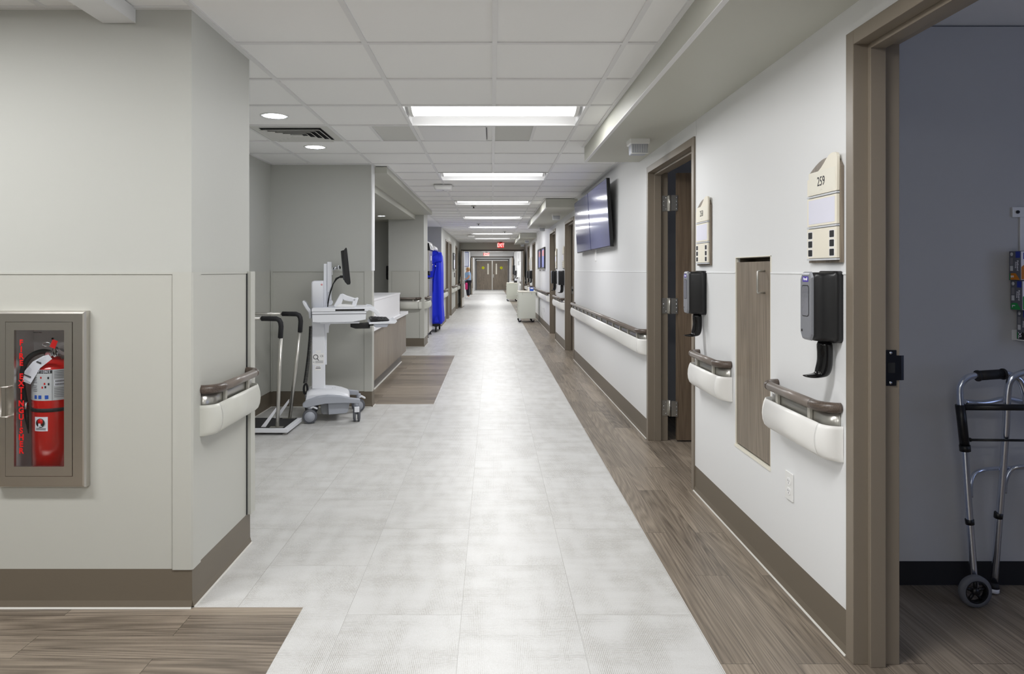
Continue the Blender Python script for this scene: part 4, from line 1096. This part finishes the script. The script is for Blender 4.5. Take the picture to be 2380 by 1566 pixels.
# tray
tr=MB().prism([(-.05,1.0),(-.045,.91),(.0,.905),(.30,.905),(.425,.925),(.43,1.0)],'y',-.235,.235).build('drawer_unit','cart_white',ws,bevel=.004)
MB().prism([(-.052,1.002),(-.052,1.025),(-.045,1.036),(.45,1.036),(.455,1.025),(.445,1.002)],'y',-.24,.24).build('work_surface','cart_white',ws,bevel=.003)
MB().box(.155,.415,-.2415,-.2402,1.007,1.022).build('side_slot','black_gloss',ws)
MB().box(.02,.37,-.19,.19,.888,.904).build('drawer_base','cart_white',ws,bevel=.003)
b=MB(); b.box(-.05,.43,-.2362,-.2355,.975,.982); b.build('drawer_gap','print_grey',ws)
b=MB(); b.prism([(.06,.888),(.065,.80),(.095,.80),(.098,.86),(.115,.888)],'y',-.10,-.07); b.build('hook','cart_white',ws)
b=MB()
hp=[(.42,1.030),(.45,1.044),(.49,1.038),(.53,1.010),(.553,.982),(.545,.958),(.528,.955),(.505,.985),(.47,1.005),(.43,1.012)]
b.prism(hp,'y',-.235,-.195); b.prism(hp,'y',.195,.235); b.tube([(.538,-.2,.972),(.538,.2,.972)],.015,12); b.build('push_handle','cart_white',ws,bevel=.004)
b=MB(); b.prism([(-.062,1.01),(-.085,1.035),(-.105,1.075),(-.13,1.098),(-.142,1.092),(-.135,1.065),(-.11,1.02),(-.085,.985),(-.080,.93),(-.062,.93)],'y',-.09,.09); b.build('rear_handle','cart_white',ws,bevel=.008)
b=MB(); b.box(-.095,-.06,-.05,.05,.955,.962); b.build('cable_hook','aluminium',ws)
b=MB(); b.loft([[(x_,y_,z) for x_,y_ in rrect(.29+k_,.47,-.13,-.05,.02)] for z,k_ in ((.835,.04),(.85,0),(.878,.0),(.885,.02))]); b.box(.42,.50,-.12,-.06,.86,.885); b.build('keyboard_arm','black_plastic',ws)
kt=MB().prism([(.455,.880),(.455,.892),(.47,.898),(.68,.905),(.705,.915),(.712,.905),(.700,.888),(.69,.882)],'y',-.21,.21).build('keyboard_tray','cart_white',ws,bevel=.003)
MB().prism([(.50,.880),(.505,.855),(.52,.848),(.62,.850),(.635,.880)],'y',-.20,-.05).build('mouse_shelf','cart_grey',ws,bevel=.003)
# coiled cord
b=MB(); P=[]
n=46*10
for i in range(n+1):
    u=i/n; t=u*46*2*math.pi; r_=.013+.005*u
    P.append((-.068-.048*u**1.6+r_*math.cos(t)*.9,-.075+r_*math.sin(t),.86-.52*u))
b.tube(P,.0036,6); b.build('coiled_cord','black_rubber',ws)
b=MB()
for k_ in range(3):
    b.tube([(-.118+.016*math.cos(i*.3927)+k_*.006,-.08+k_*.01,.285+.048*math.sin(i*.3927)) for i in range(16)],.0035,6,closed=True)
b.build('cord_loop','black_rubber',ws)
def wspt(x_,y_,z): 
    c,s=math.cos(CA),math.sin(CA); return (-1.616+x_*c-y_*s, 6.4+x_*s+y_*c, z)
# scanner in its cradle
e=empty('handheld_scanner',wspt(.24,-.12,1.0365),CA,'white handheld scanner with loop grip lying on the computer cart tray','scanner')
b=MB()
b.prism([(-.10,.012),(-.045,.115),(-.035,.12),(-.015,.118),(-.02,.06),(-.03,.03),(-.03,.0),(-.085,.0)],'y',-.04,.04)
b.prism([(-.035,.12),(-.02,.123),(.02,.104),(.09,.082),(.108,.070),(.085,.050),(.04,.052),(-.005,.062),(-.03,.085)],'y',-.04,.04)
b.prism([(.075,.078),(.118,.088),(.122,.078),(.10,.01),(.085,0),(.045,0),(.065,.030)],'y',-.04,.04); b.box(-.085,.085,-.04,.04,0,.018)
b.build('scanner_body','cart_white',e,bevel=.006)
MB().prism([(-.088,0),(-.05,.03),(.07,.022),(.092,0)],'y',-.045,.045).build('cradle','fixture_white',e,bevel=.005)
e=empty('keyboard',wspt(.555,-.0,.9035),CA,'small black keyboard on the pull-out tray of the computer cart','keyboard')
MB().prism([(-.085,0),(.085,.004),(.088,.014),(-.085,.022)],'y',-.18,.18).build('keyboard_base','black_plastic',e,bevel=.003)
b=MB()
for r_ in range(5):
    for c in range(13): b.box(-.072+r_*.031,-.046+r_*.031,-.17+c*.0262,-.148+c*.0262,.018-r_*.001,.0255-r_*.0018)
b.build('keys','black_rubber',e)

# ---- steel dispensing machine in the alcove
e=empty('ice_machine',(-1.62,14.42,0),label='tall stainless steel ice and water machine with white hood in the left alcove',cat='ice machine')
x0,x1,y0,y1=-1.95,-1.285,14.02,14.82
b=MB(); b.box(x0,x1,y0,y1,.10,1.20); b.build('lower_cabinet','steel',e,True,bevel=.004)
b=MB(); b.box(x0,x1,y0,y1,1.36,1.78); b.box(x0,x1-.14,y0,y1,1.20,1.36); b.build('upper_cabinet','steel',e,True,bevel=.004)
MB().box(x1-.14,x1+.02,y0+.03,y1-.03,1.202,1.225).build('drip_tray','steel_dark',e,True)
b=MB(); b.box(x1-.10,x1-.02,y0+.25,y0+.40,1.29,1.36); b.box(x1-.10,x1-.02,y0+.45,y0+.55,1.27,1.36); b.build('spouts','black_plastic',e,True)
b=MB(); b.prism([(x0,1.78),(x1+.01,1.78),(x1+.03,1.80),(x1+.0,1.93),(x0,1.93)],'y',y0,y1); b.build('control_housing','black_plastic',e,True)
b=MB(); b.prism([(x0,1.931),(x1+.005,1.931),(x1-.02,1.96),(x1-.2,2.03),(x0,2.03)],'y',y0-.005,y1+.005); b.build('hood','fixture_white',e,True,bevel=.01)
b=MB(); b.prism([(x1+.0225,1.82),(x1+.0245,1.82),(x1+.012,1.91),(x1+.010,1.91)],'y',y0+.3,y0+.55); b.build('display','screen',e,True)
MB().box(x1,x1+.002,y0+.42,y0+.56,1.58,1.68).build('instruction_label','paper',e,True)
b=MB()
for xx in (x0+.04,x1-.04):
    for yy in (y0+.05,y1-.05): b.lathe([(.03,0),(.03,.015),(.018,.02),(.018,.10)],(xx,yy,0),seg=14)
b.build('feet','steel_dark',e,True)
# ---- blue covered linen cart
e=empty('linen_cart',(-1.43,15.7,0),label='tall linen cart under a bright blue cloth cover on black casters',cat='cart')
x0,x1,y0,y1=-1.75,-1.12,15.25,16.1
rings=[]
random.seed(3)
for j,(z,i) in enumerate(((.20,.0),(.24,-.008),(.6,.004),(.95,.01),(1.3,.016),(1.55,.022),(1.70,.03),(1.78,.06),(1.81,.14))):
    P=rrect(x0+i,x1-i,y0+i,y1-i,.06,6); ring_=[]
    for k_,(x_,y_) in enumerate(P):
        f=.006*math.sin(k_*1.7+z*5)+.004*math.sin(k_*3.1+z*9); ring_.append((x_+f,y_+f*.7,z+(.02*math.sin(k_*.9) if j in (0,7) else 0)))
    rings.append(ring_)
b=MB(); b.loft(rings); cv=b.build('cover','blue_cloth',e,True)
b=MB()
def cloth(pts,y): b.add([(x_,y-.001*i,z) for i,(x_,z) in enumerate(pts)],[tuple(range(len(pts)))])
rows=[]
for i in range(9):
    z=.235+(1.62-.235)*i/8; xl=-1.40+.16*(i/8)+.01*math.sin(i*2); rows.append([(xl+(x1-.012-xl)*k_/6,y0-.012-.012*math.sin(k_*1.2+i*.5),z-(.05*k_/6 if i==0 else 0)) for k_ in range(7)])
b.sheet(rows); b.build('flap','blue_cloth',cv,True,solid=.006)
b=MB(); rows=[]
for i in range(7):
    u=i/6; rows.append([(-1.66+.545*k_/10, y0-.018-.012*math.sin(k_*1.5+i), 1.50+.09*u+.17*(k_/10)*(.3+.7*u)+.02*math.sin(k_*.9)) for k_ in range(11)])
b.sheet(rows); b.build('folded_top','blue_cloth',cv,True,solid=.02)
b=MB()
for z in (1.42,1.12,.78,.52): b.box(-1.70,-1.30,y0-.012,y0+.005,z,z+.012)
b.build('seam','navy_print',cv,True)
b=MB()
for p_ in ((-1.37,1.36),(-1.32,1.50),(-1.25,1.47)): b.lathe([(0,-.008),(.014,-.008),(.014,0)],(p_[0],y0-.018,p_[1]),'y',10)
b.build('snaps','paper',cv,True)
MB().box(x0+.02,x1-.02,y0+.02,y1-.02,.13,.199).build('base','black_plastic',e,True,bevel=.01)
for xx,yy in ((x0+.12,y0+.08),(x1-.13,y0+.08),(x0+.12,y1-.1),(x1-.1,y1-.1)):
    b=MB(); b.lathe([(0,-.018),(.045,-.018),(.056,-.010),(.056,.010),(.045,.018),(0,.018)],(xx,yy,.056),'x',22); b.box(xx-.03,xx+.03,yy-.03,yy+.03,.115,.13); b.build('caster','black_rubber',e,True)
e=empty('linen_bundle',(-1.42,15.65,1.82),label='white bundle lying on top of the blue covered cart',cat='bundle')
b=MB(); b.loft([[(x_*k_,y_*k_,z) for x_,y_ in rrect(-.17,.17,-.3,.3,.08)] for z,k_ in ((0.0,.96),(.03,1.0),(.08,.9),(.115,.55),(.12,.3))]); b.build('bundle','fixture_white',e)
# ---- putty carts
def pcart(x0,x1,y0,y1,label):
    e=empty('supply_cart',((x0+x1)/2,(y0+y1)/2,0),label=label,cat='cart',group='putty coloured supply carts')
    MB().box(x0,x1,y0,y1,.10,.795).build('cabinet','cart_putty',e,True,bevel=.004)
    MB().box(x0-.012,x1+.012,y0-.012,y1+.012,.796,.825).build('top','ivory',e,True,bevel=.006)
    for i,(z0,z1) in enumerate(((.11,.26),(.265,.42),(.425,.53),(.535,.64),(.645,.78))):
        d=MB().box(x0-.018,x0-.001,y0+.02,y1-.02,z0,z1).build('drawer','cart_putty',e,True,bevel=.003)
        b=MB(); b.tube([(x0-.018,y0+.2,(z0+z1)/2),(x0-.04,y0+.2,(z0+z1)/2),(x0-.04,y1-.2,(z0+z1)/2),(x0-.018,y1-.2,(z0+z1)/2)],.006,8); b.build('drawer_pull','aluminium',d,True)
    b=MB()
    for xx in (x0+.10,x1-.10):
        for z in (.775,.745): b.lathe([(0,-.003),(.006,-.003),(.006,0)],(xx,y0,z),'y',8)
    b.build('screws','print_dark',e,True)
    for xx in (x0+.04,x1-.06):
        for yy in (y0+.06,y1-.06):
            b=MB(); b.lathe([(0,-.014),(.038,-.014),(.042,-.008),(.042,.008),(.038,.014),(0,.014)],(xx-.01,yy,.042),'y',20); w_=b.build('caster','black_rubber',e,True)
            b=MB(); b.prism([(xx-.018,.042),(xx+.0,.042),(xx+.03,.088),(xx+.03,.0995),(xx-.03,.0995),(xx-.03,.088)],'y',yy-.022,yy-.016); b.prism([(xx-.018,.042),(xx+.0,.042),(xx+.03,.088),(xx+.03,.0995),(xx-.03,.0995),(xx-.03,.088)],'y',yy+.016,yy+.022); b.build('caster_fork','chrome',w_,True)
pcart(.705,1.150,18.15,18.85,'putty coloured wheeled supply cart, the nearer one, with a blue packet on top')
pcart(.675,1.155,30.6,31.3,'putty coloured wheeled supply cart, the farther one beyond the double doors')
def bxthing(name,x0,x1,y0,y1,z0,z1,m,label,cat,part='box',det=None):
    e=empty(name,((x0+x1)/2,(y0+y1)/2,z0),label=label,cat=cat)
    MB().box(x0,x1,y0,y1,z0,z1).build(part,m,e,True,bevel=.003)
    if det: MB().box(x0+.01,x1-.01,y0-.002,y0-.0003,z0+(z1-z0)*.55,z1-.01).build('printed_band',det,e,True)
bxthing('wipes_box',.955,1.005,18.3,18.45,.826,.935,'ivory','cream box standing on the near putty cart beside the blue packet','box',det='paper')
bxthing('wipes_packet',1.01,1.105,18.27,18.42,.826,.925,'blue_box','bright blue packet on top of the near putty cart','packet',det='paper')
bxthing('equipment_box',.80,.98,30.75,30.95,.826,.90,'fixture_white','white box lying on the farther putty cart','box',det='print_grey')
bxthing('equipment_case',1.0,1.12,30.7,30.95,.826,1.0,'black_plastic','small black case on the farther putty cart','case',det='paper')
# paddles and dispensers on the lobby wall
def device(x,y,z,w_,h,d,m,label):
    e=empty('wall_device',(x,y,z),-HP,label,'wall device')
    MB().prism(rrect(-w_/2,w_/2,0,h,.02),'y',-d,-.0005).build('casing',m,e)
    MB().box(-w_*.3,w_*.3,-d-.003,-d,h*.3,h*.8).build('front','print_grey',e)
device(1.27,31.6,1.05,.35,.55,.12,'fixture_white','white wall device beyond the double doors on the right')
device(1.27,38.2,1.15,.4,.5,.12,'black_plastic','black wall box near the second set of doors')
device(1.27,29.5,1.75,.3,.45,.15,'fixture_white','white box high on the wall beyond the double doors')

# ---- exit signs
def exit_sign(x,y,zt,w_,h,face,let,label):
    e=empty('exit_sign',(x,y,zt-h),label=label,cat='exit sign')
    MB().box(-w_/2,w_/2,-.02,.02,0,h).build('panel',face,e,bevel=.003)
    MB().box(-w_*.22,w_*.22,-.018,.018,h,h+.035).build('mount','black_plastic',e)
    text('EXIT',h*.98,let,e,(0,-.021,h*.47),bold=.004,sx=.72 if w_/h<1.5 else .9)
exit_sign(.325,25.6,ZC-.036,.24,.185,'exit_red','exit_letter','glowing red exit sign under the ceiling before the cross doors')
exit_sign(-.32,39.7,2.40,.32,.20,'exit_panel','exit_red','white exit sign with red letters beyond the first double doors')
b=MB(); b.box(-.1,.1,-.03,.03,0,.05)
e=empty('security_camera',(.325,25.45,ZC-.04),label='small pale device on the ceiling beside the red exit sign',cat='ceiling device')
MB().box(-.14,-.08,-.03,.03,0,.039).build('casing','ivory',e); MB().box(-.12,-.10,-.034,-.03,.01,.03).build('lens','black_gloss',e)
e=empty('notice_board',(-1.37,36.5,1.60),label='white notice board on the wall behind the standing person',cat='board')
MB().box(-.2,.12,-.03,-.001,0,.72).build('board','whiteboard',e); b=MB(); frm(b,-.22,.14,-.02,.74,-.2,.12,0,.72,-.035,-.001); b.build('frame','navy_print',e)

# ---- person in the far lobby
def skin_obj(name,pts,edges,rad,m,parent,sub=2):
    me=bpy.data.meshes.new(name); me.from_pydata(pts,edges,[]); o=bpy.data.objects.new(name,me); COL.objects.link(o); o.parent=parent
    me.materials.append(M[m])
    md=o.modifiers.new('skin','SKIN'); md.use_smooth_shade=True
    for i,r_ in enumerate(rad):
        v=me.skin_vertices[0].data[i]; v.radius=(r_,r_) if not isinstance(r_,tuple) else r_; v.use_root=(i==0)
    s=o.modifiers.new('subdivision','SUBSURF'); s.levels=sub; s.render_levels=sub
    return o
pe=empty('person',(-1.205,34.4,0),math.radians(-70),'person in pale blue top and dark trousers standing in the far lobby','person')
S=.92
def sc_(L): return [(x_*S,y_*S,z*S) for x_,y_,z in L]
# pelvis root, spine, neck, head, arms, legs
pts=sc_([(0,0,.93),(0,0,1.08),(0,0,1.28),(0,0,1.40),(0,-.01,1.47),(0,-.015,1.56),(0,-.02,1.63),
 (.16,0,1.37),(.20,.0,1.13),(.18,-.16,1.02),(.12,-.24,1.03),(-.16,0,1.37),(-.21,0,1.12),(-.22,-.03,.88),(-.22,-.05,.80),
 (.09,0,.88),(.10,-.01,.50),(.10,.02,.08),(.10,-.12,.04),(-.09,0,.88),(-.11,.0,.50),(-.12,.04,.08),(-.12,-.10,.04)])
edg=[(0,1),(1,2),(2,3),(3,4),(4,5),(5,6),(3,7),(7,8),(8,9),(9,10),(3,11),(11,12),(12,13),(13,14),(0,15),(15,16),(16,17),(17,18),(0,19),(19,20),(20,21),(21,22)]
rad=[.13,.12,.15,.08,.055,.09,.075,.06,.045,.035,.03,.06,.045,.035,.03,.09,.065,.042,.04,.09,.065,.042,.04]
skin_obj('body',pts,edg,rad,'skin',pe)
skin_obj('scrub_top',sc_([(0,0,.84),(0,0,1.08),(0,0,1.28),(0,0,1.39),(.15,0,1.36),(.20,0,1.20),(-.15,0,1.36),(-.205,0,1.20)]),[(0,1),(1,2),(2,3),(3,4),(4,5),(3,6),(6,7)],[.19,.15,.17,.09,.08,.065,.08,.065],'scrub',pe)
skin_obj('trousers',sc_([(0,0,.93),(.09,0,.86),(.10,-.01,.50),(.10,.02,.10),(-.09,0,.86),(-.11,0,.50),(-.12,.04,.10)]),[(0,1),(1,2),(2,3),(0,4),(4,5),(5,6)],[.145,.105,.082,.06,.105,.082,.06],'trousers',pe)
b=MB(); b.lathe([(0,1.475),(.06,1.47),(.09,1.43),(.10,1.36),(.085,1.30)][::-1],(0,.012,.055),seg=18); b.build('hair','hair',pe)
b=MB()
for s in (-1,1): b.lathe([(0,-.006),(.009,-.004),(.012,0)],(s*.03*S,-.115,1.575*S),'y',8)
b.build('eyes','black_plastic',pe)
b=MB(); b.lathe([(0,.018),(.012,.0),(.014,-.012)],(0,-.112,1.545*S),'z',8); b.build('nose','skin',pe)
MB().box(-.022,.022,-.108,-.098,1.505*S,1.512*S).build('mouth','picture_red',pe)
b=MB()
for i in range(4):
    P=[(-.22*S-.012+i*.009,-.05*S-.01,.80*S),(-.22*S-.012+i*.009,-.07*S-.01,.755*S),(-.22*S-.012+i*.009,-.05*S,.715*S)]; b.tube(P,[.009,.008,.006],6)
    P=[(.12*S+.012-i*.009,-.24*S,1.03*S),(.12*S+.0-i*.012,-.29*S,1.03*S),(.12*S-.02-i*.012,-.31*S,1.0*S)]; b.tube(P,[.009,.008,.006],6)
b.tube([(-.22*S+.02,-.05*S,.80*S),(-.22*S+.035,-.07*S,.765*S)],[.010,.007],6); b.tube([(.12*S-.02,-.24*S,1.04*S),(.12*S-.045,-.26*S,1.05*S)],[.010,.007],6)
b.build('fingers','skin',pe)
b=MB()
for s,yy in ((.10,-.10),(-.12,-.08)): b.loft([[(s*S+x_,yy*S+y_,z) for x_,y_ in rrect(-.045*k_,.045*k_,-.09*k_,.14*k_,.03)] for z,k_ in ((0,1),(.035,1),(.07,.75),(.10,.6))])
b.build('shoes','fixture_white',pe)
e=empty('shoulder_bag',(-1.27,34.12,.42),label='magenta and white bag hanging beside the person in the far lobby',cat='bag')
b=MB(); b.loft([[(x_,y_,z) for x_,y_ in rrect(-.06*k_,.06*k_,-.12*k_,.12*k_,.03)] for z,k_ in ((0,.7),(.04,1),(.26,1),(.34,.7))]); b.build('bag','magenta',e)
b=MB(); b.tube([(0,-.07,.33),(0,-.05,.40),(0,.05,.40),(0,.07,.33)],.008,8); b.build('handles','trousers',e)

# ---- room 259: folding walker and glove boxes
e=empty('walker',(2.2,2.88,0),label='folded aluminium walking frame with front wheel in the dark room',cat='walker')
def cat(P,n=6):
    P=[Vector(p) for p in P]; Q=[]
    for i in range(len(P)-1):
        p0=P[max(i-1,0)];p1=P[i];p2=P[i+1];p3=P[min(i+2,len(P)-1)]
        for k_ in range(n):
            u=k_/n; Q.append(.5*((2*p1)+(p2-p0)*u+(2*p0-5*p1+4*p2-p3)*u*u+(3*p1-p0-3*p2+p3)*u**3))
    Q.append(P[-1]); return Q
YA,YB=2.835,2.925
A=lambda x_,y_: W(x_,y_,YA)
def Bq(x_,y_): return W(x_,y_,2.93-.145*min(1,max(0,(1350-y_)/480)))
b=MB(); b.tube(cat([A(2266,1368),A(2250,1160),A(2240,1010),A(2231,925),A(2233,895),A(2250,877),A(2275,872),A(2330,868),A(2352,873),A(2374,890),A(2392,960),A(2425,1160),A(2450,1366)]),.0135,12); fa=b.build('near_frame','walker_metal',e,True)
b=MB(); b.tube(cat([Bq(2311,1350),Bq(2326,1160),Bq(2338,1000),Bq(2342,915),Bq(2350,882),Bq(2372,868),Bq(2400,864),Bq(2440,868),Bq(2462,890),Bq(2475,960),Bq(2490,1160),Bq(2500,1350)]),.0135,12); fb=b.build('far_frame','walker_metal',e,True)
b=MB(); b.tube([A(2272,873),A(2300,871),A(2332,869)],.020,14); b.tube([A(2270,873.4),A(2275,873)],.023,14); b.tube([A(2329,869.3),A(2334,869)],.023,14); b.build('hand_grip','black_rubber',fa,True)
b=MB(); b.tube([A(2231,940),A(2236,980),A(2243,1045)],.018,12); b.tube([A(2242,1034),A(2243.5,1048)],.0205,12); b.build('hinge_sleeve','black_plastic',fa,True)
b=MB(); b.tube([W(2236,946,2.835),W(2470,947,2.75)],.013,10); b.build('cross_bar','black_plastic',e,True)
b=MB(); b.tube(cat([W(2240,934,2.86),W(2290,936,2.885),W(2342,927,2.90),W(2400,938,2.88),W(2476,940,2.83)]),.0125,10); b.build('upper_tube','walker_metal',e,True)
b=MB(); b.tube([W(2247,1022,2.835),W(2470,1024,2.77)],.0052,8); b.tube([W(2247,1021,2.86),W(2256,1022,2.86)],.009,8); b.build('release_rod','black_plastic',e,True)
b=MB(); b.tube(cat([W(2256,1155,2.845),W(2256,1125,2.85),W(2264,1102,2.86),W(2285,1092,2.87),W(2325,1088,2.92),W(2420,1086,2.95)]),.009,10); b.tube(cat([W(2335,1145,2.91),W(2338,1115,2.91),W(2350,1092,2.91),W(2375,1084,2.89),W(2482,1080,2.85)]),.009,10); b.build('lower_brace','walker_metal',e,True)
b=MB(); b.tube([A(2253.0,1206),A(2254.4,1218)],.0165,12); b.tube([Bq(2321,1191),Bq(2320,1203)],.0165,12); b.build('height_collars','black_plastic',e,True)
wc=A(2254,1358)
b=MB(); b.lathe([(.047,-.014),(.060,-.014),(.0655,-.006),(.0655,.006),(.060,.014),(.047,.014),(.047,-.014)],(wc[0],YA-.03,.0655),'y',36); wh=b.build('wheel_tyre','wheel_grey',e,True)
b=MB(); b.lathe([(0,-.013),(.014,-.013),(.014,.013),(0,.013)],(wc[0],YA-.03,.0655),'y',16)
b.lathe([(.042,-.012),(.0475,-.012),(.0475,.012),(.042,.012),(.042,-.012)],(wc[0],YA-.03,.0655),'y',36)
for i in range(5):
    a=math.radians(90+72*i); b.tube([(wc[0]+.01*math.cos(a),YA-.03,.0655+.01*math.sin(a)),(wc[0]+.044*math.cos(a),YA-.03,.0655+.044*math.sin(a))],.0065,6)
b.build('wheel_hub','black_plastic',wh,True)
for q,r_ in ((Bq(2311,1340),.0185),):
    zb=.004
    b=MB(); b.lathe([(.017,.045),(.0185,.03),(.020,.022)][::-1],(q[0]-.002,q[1],0),seg=18); b.build('rubber_tip','black_rubber',fb,True)
    b=MB(); b.lathe([(.017,.003),(.0205,.006),(.0205,.022)],(q[0]-.003,q[1],0),seg=18); b.build('glide_cap','cart_white',fb,True)
b=MB(); b.lathe([(.020,.003),(.020,.04),(.017,.045)],(Bq(2500,1340)[0],YB,0),seg=18); b.lathe([(.020,.003),(.020,.04),(.017,.045)],(A(2425,1340)[0],YA,0),seg=18); b.build('rubber_tip','black_rubber',fb,True)
# glove boxes and rack
e=empty('glove_rack',(2.36,2.9985,1.06),label='white wire glove box rack on the dark room wall',cat='rack')
b=MB(); b.box(2.266,2.6,2.992,2.998,1.605,1.648); b.box(2.266,2.6,2.992,2.998,1.07,1.115); b.box(2.30,2.56,2.994,2.998,1.115,1.605); b.build('back_plate','white_plastic',e,True)
b=MB(); b.box(2.28,2.585,2.90,2.992,1.070,1.074); b.build('shelf','white_plastic',e,True)
b=MB(); b.lathe([(0,-.005),(.007,-.005),(.007,0)],(2.287,2.992,1.627),'y',12); b.build('screw','print_dark',e,True)
for (x0,z0,z1,letr,m,wd) in ((2.250,1.331,1.457,'S','orange_print','uppermost'),(2.256,1.203,1.330,'L','green_print','middle'),(2.283,1.076,1.202,'XL','black_plastic','lowest')):
    yb,yf=2.991,2.928
    e=empty('glove_box',(x0,yb,z0),label='%s grey glove box marked %s on the dark room wall'%(wd,letr),cat='glove box',group='glove boxes in the rack')
    MB().box(x0,x0+.24,yf,yb,z0,z1-.001).build('carton','box_grey',e,True)
    MB().box(x0+.003,x0+.237,yf-.0006,yf,z0+.002,z1-.003).build('front_print','paper',e,True)
    h=z1-z0
    MB().prism([(x0+.004,z0+.004),(x0+.16,z0+.004),(x0+.10,z0+h*.62),(x0+.03,z0+h*.62),(x0+.004,z0+h*.45)],'y',yf-.0012,yf-.0007).build('colour_field',m,e,True)
    MB().box(x0+.012,x0+.05,yf-.0012,yf-.0007,z1-.036,z1-.008).build('blue_mark','navy_print',e,True)
    MB().box(x0-.0006,x0,yf+.002,yf+.026,z1-.030,z1-.003).build('blue_mark','navy_print',e,True)
    b=MB(); b.prism([(yf+.003,z0+.002),(yb-.008,z0+.002),(yb-.010,z0+.030),(yf+.026,z0+.030)],'x',x0-.0006,x0); b.build('size_patch',m,e,True)
    MB().box(x0-.0006,x0,yb-.007,yb-.003,z0+.002,z0+.028).build('green_strip','green_print',e,True)
    MB().box(x0-.0006,x0,yb-.022,yb-.006,z0+.040,z0+.062).build('symbol','label_silver',e,True)
    MB().box(x0-.0006,x0,yb-.022,yb-.006,z0+.066,z0+.096).build('small_print','print_grey',e,True)
    b=MB(); b.lathe([(0,-.0006),(.008,-.0006),(.008,0)],(x0,yb-.014,z1-.014),'x',16); b.build('round_mark','label_silver',e,True)
    def st(s,size,yy,zz,mm='paper',bold=0):
        t=text(s,size,mm,e,(0,0,0),(HP,0,0),bold=bold); 
        t.data.transform(Matrix.Rotation(-HP,4,'Z')@Matrix.Rotation(HP,4,'Y')); t.location=(-.0011,yy-yb,zz-z0)
    st('FitGuard',.0125,yf+.014,z0+h*.50,bold=.0002); st('Prime',.0115,yf+.025,z0+h*.52,bold=.0001); st(letr,.022,yb-.018,z0+.016,bold=.0006)
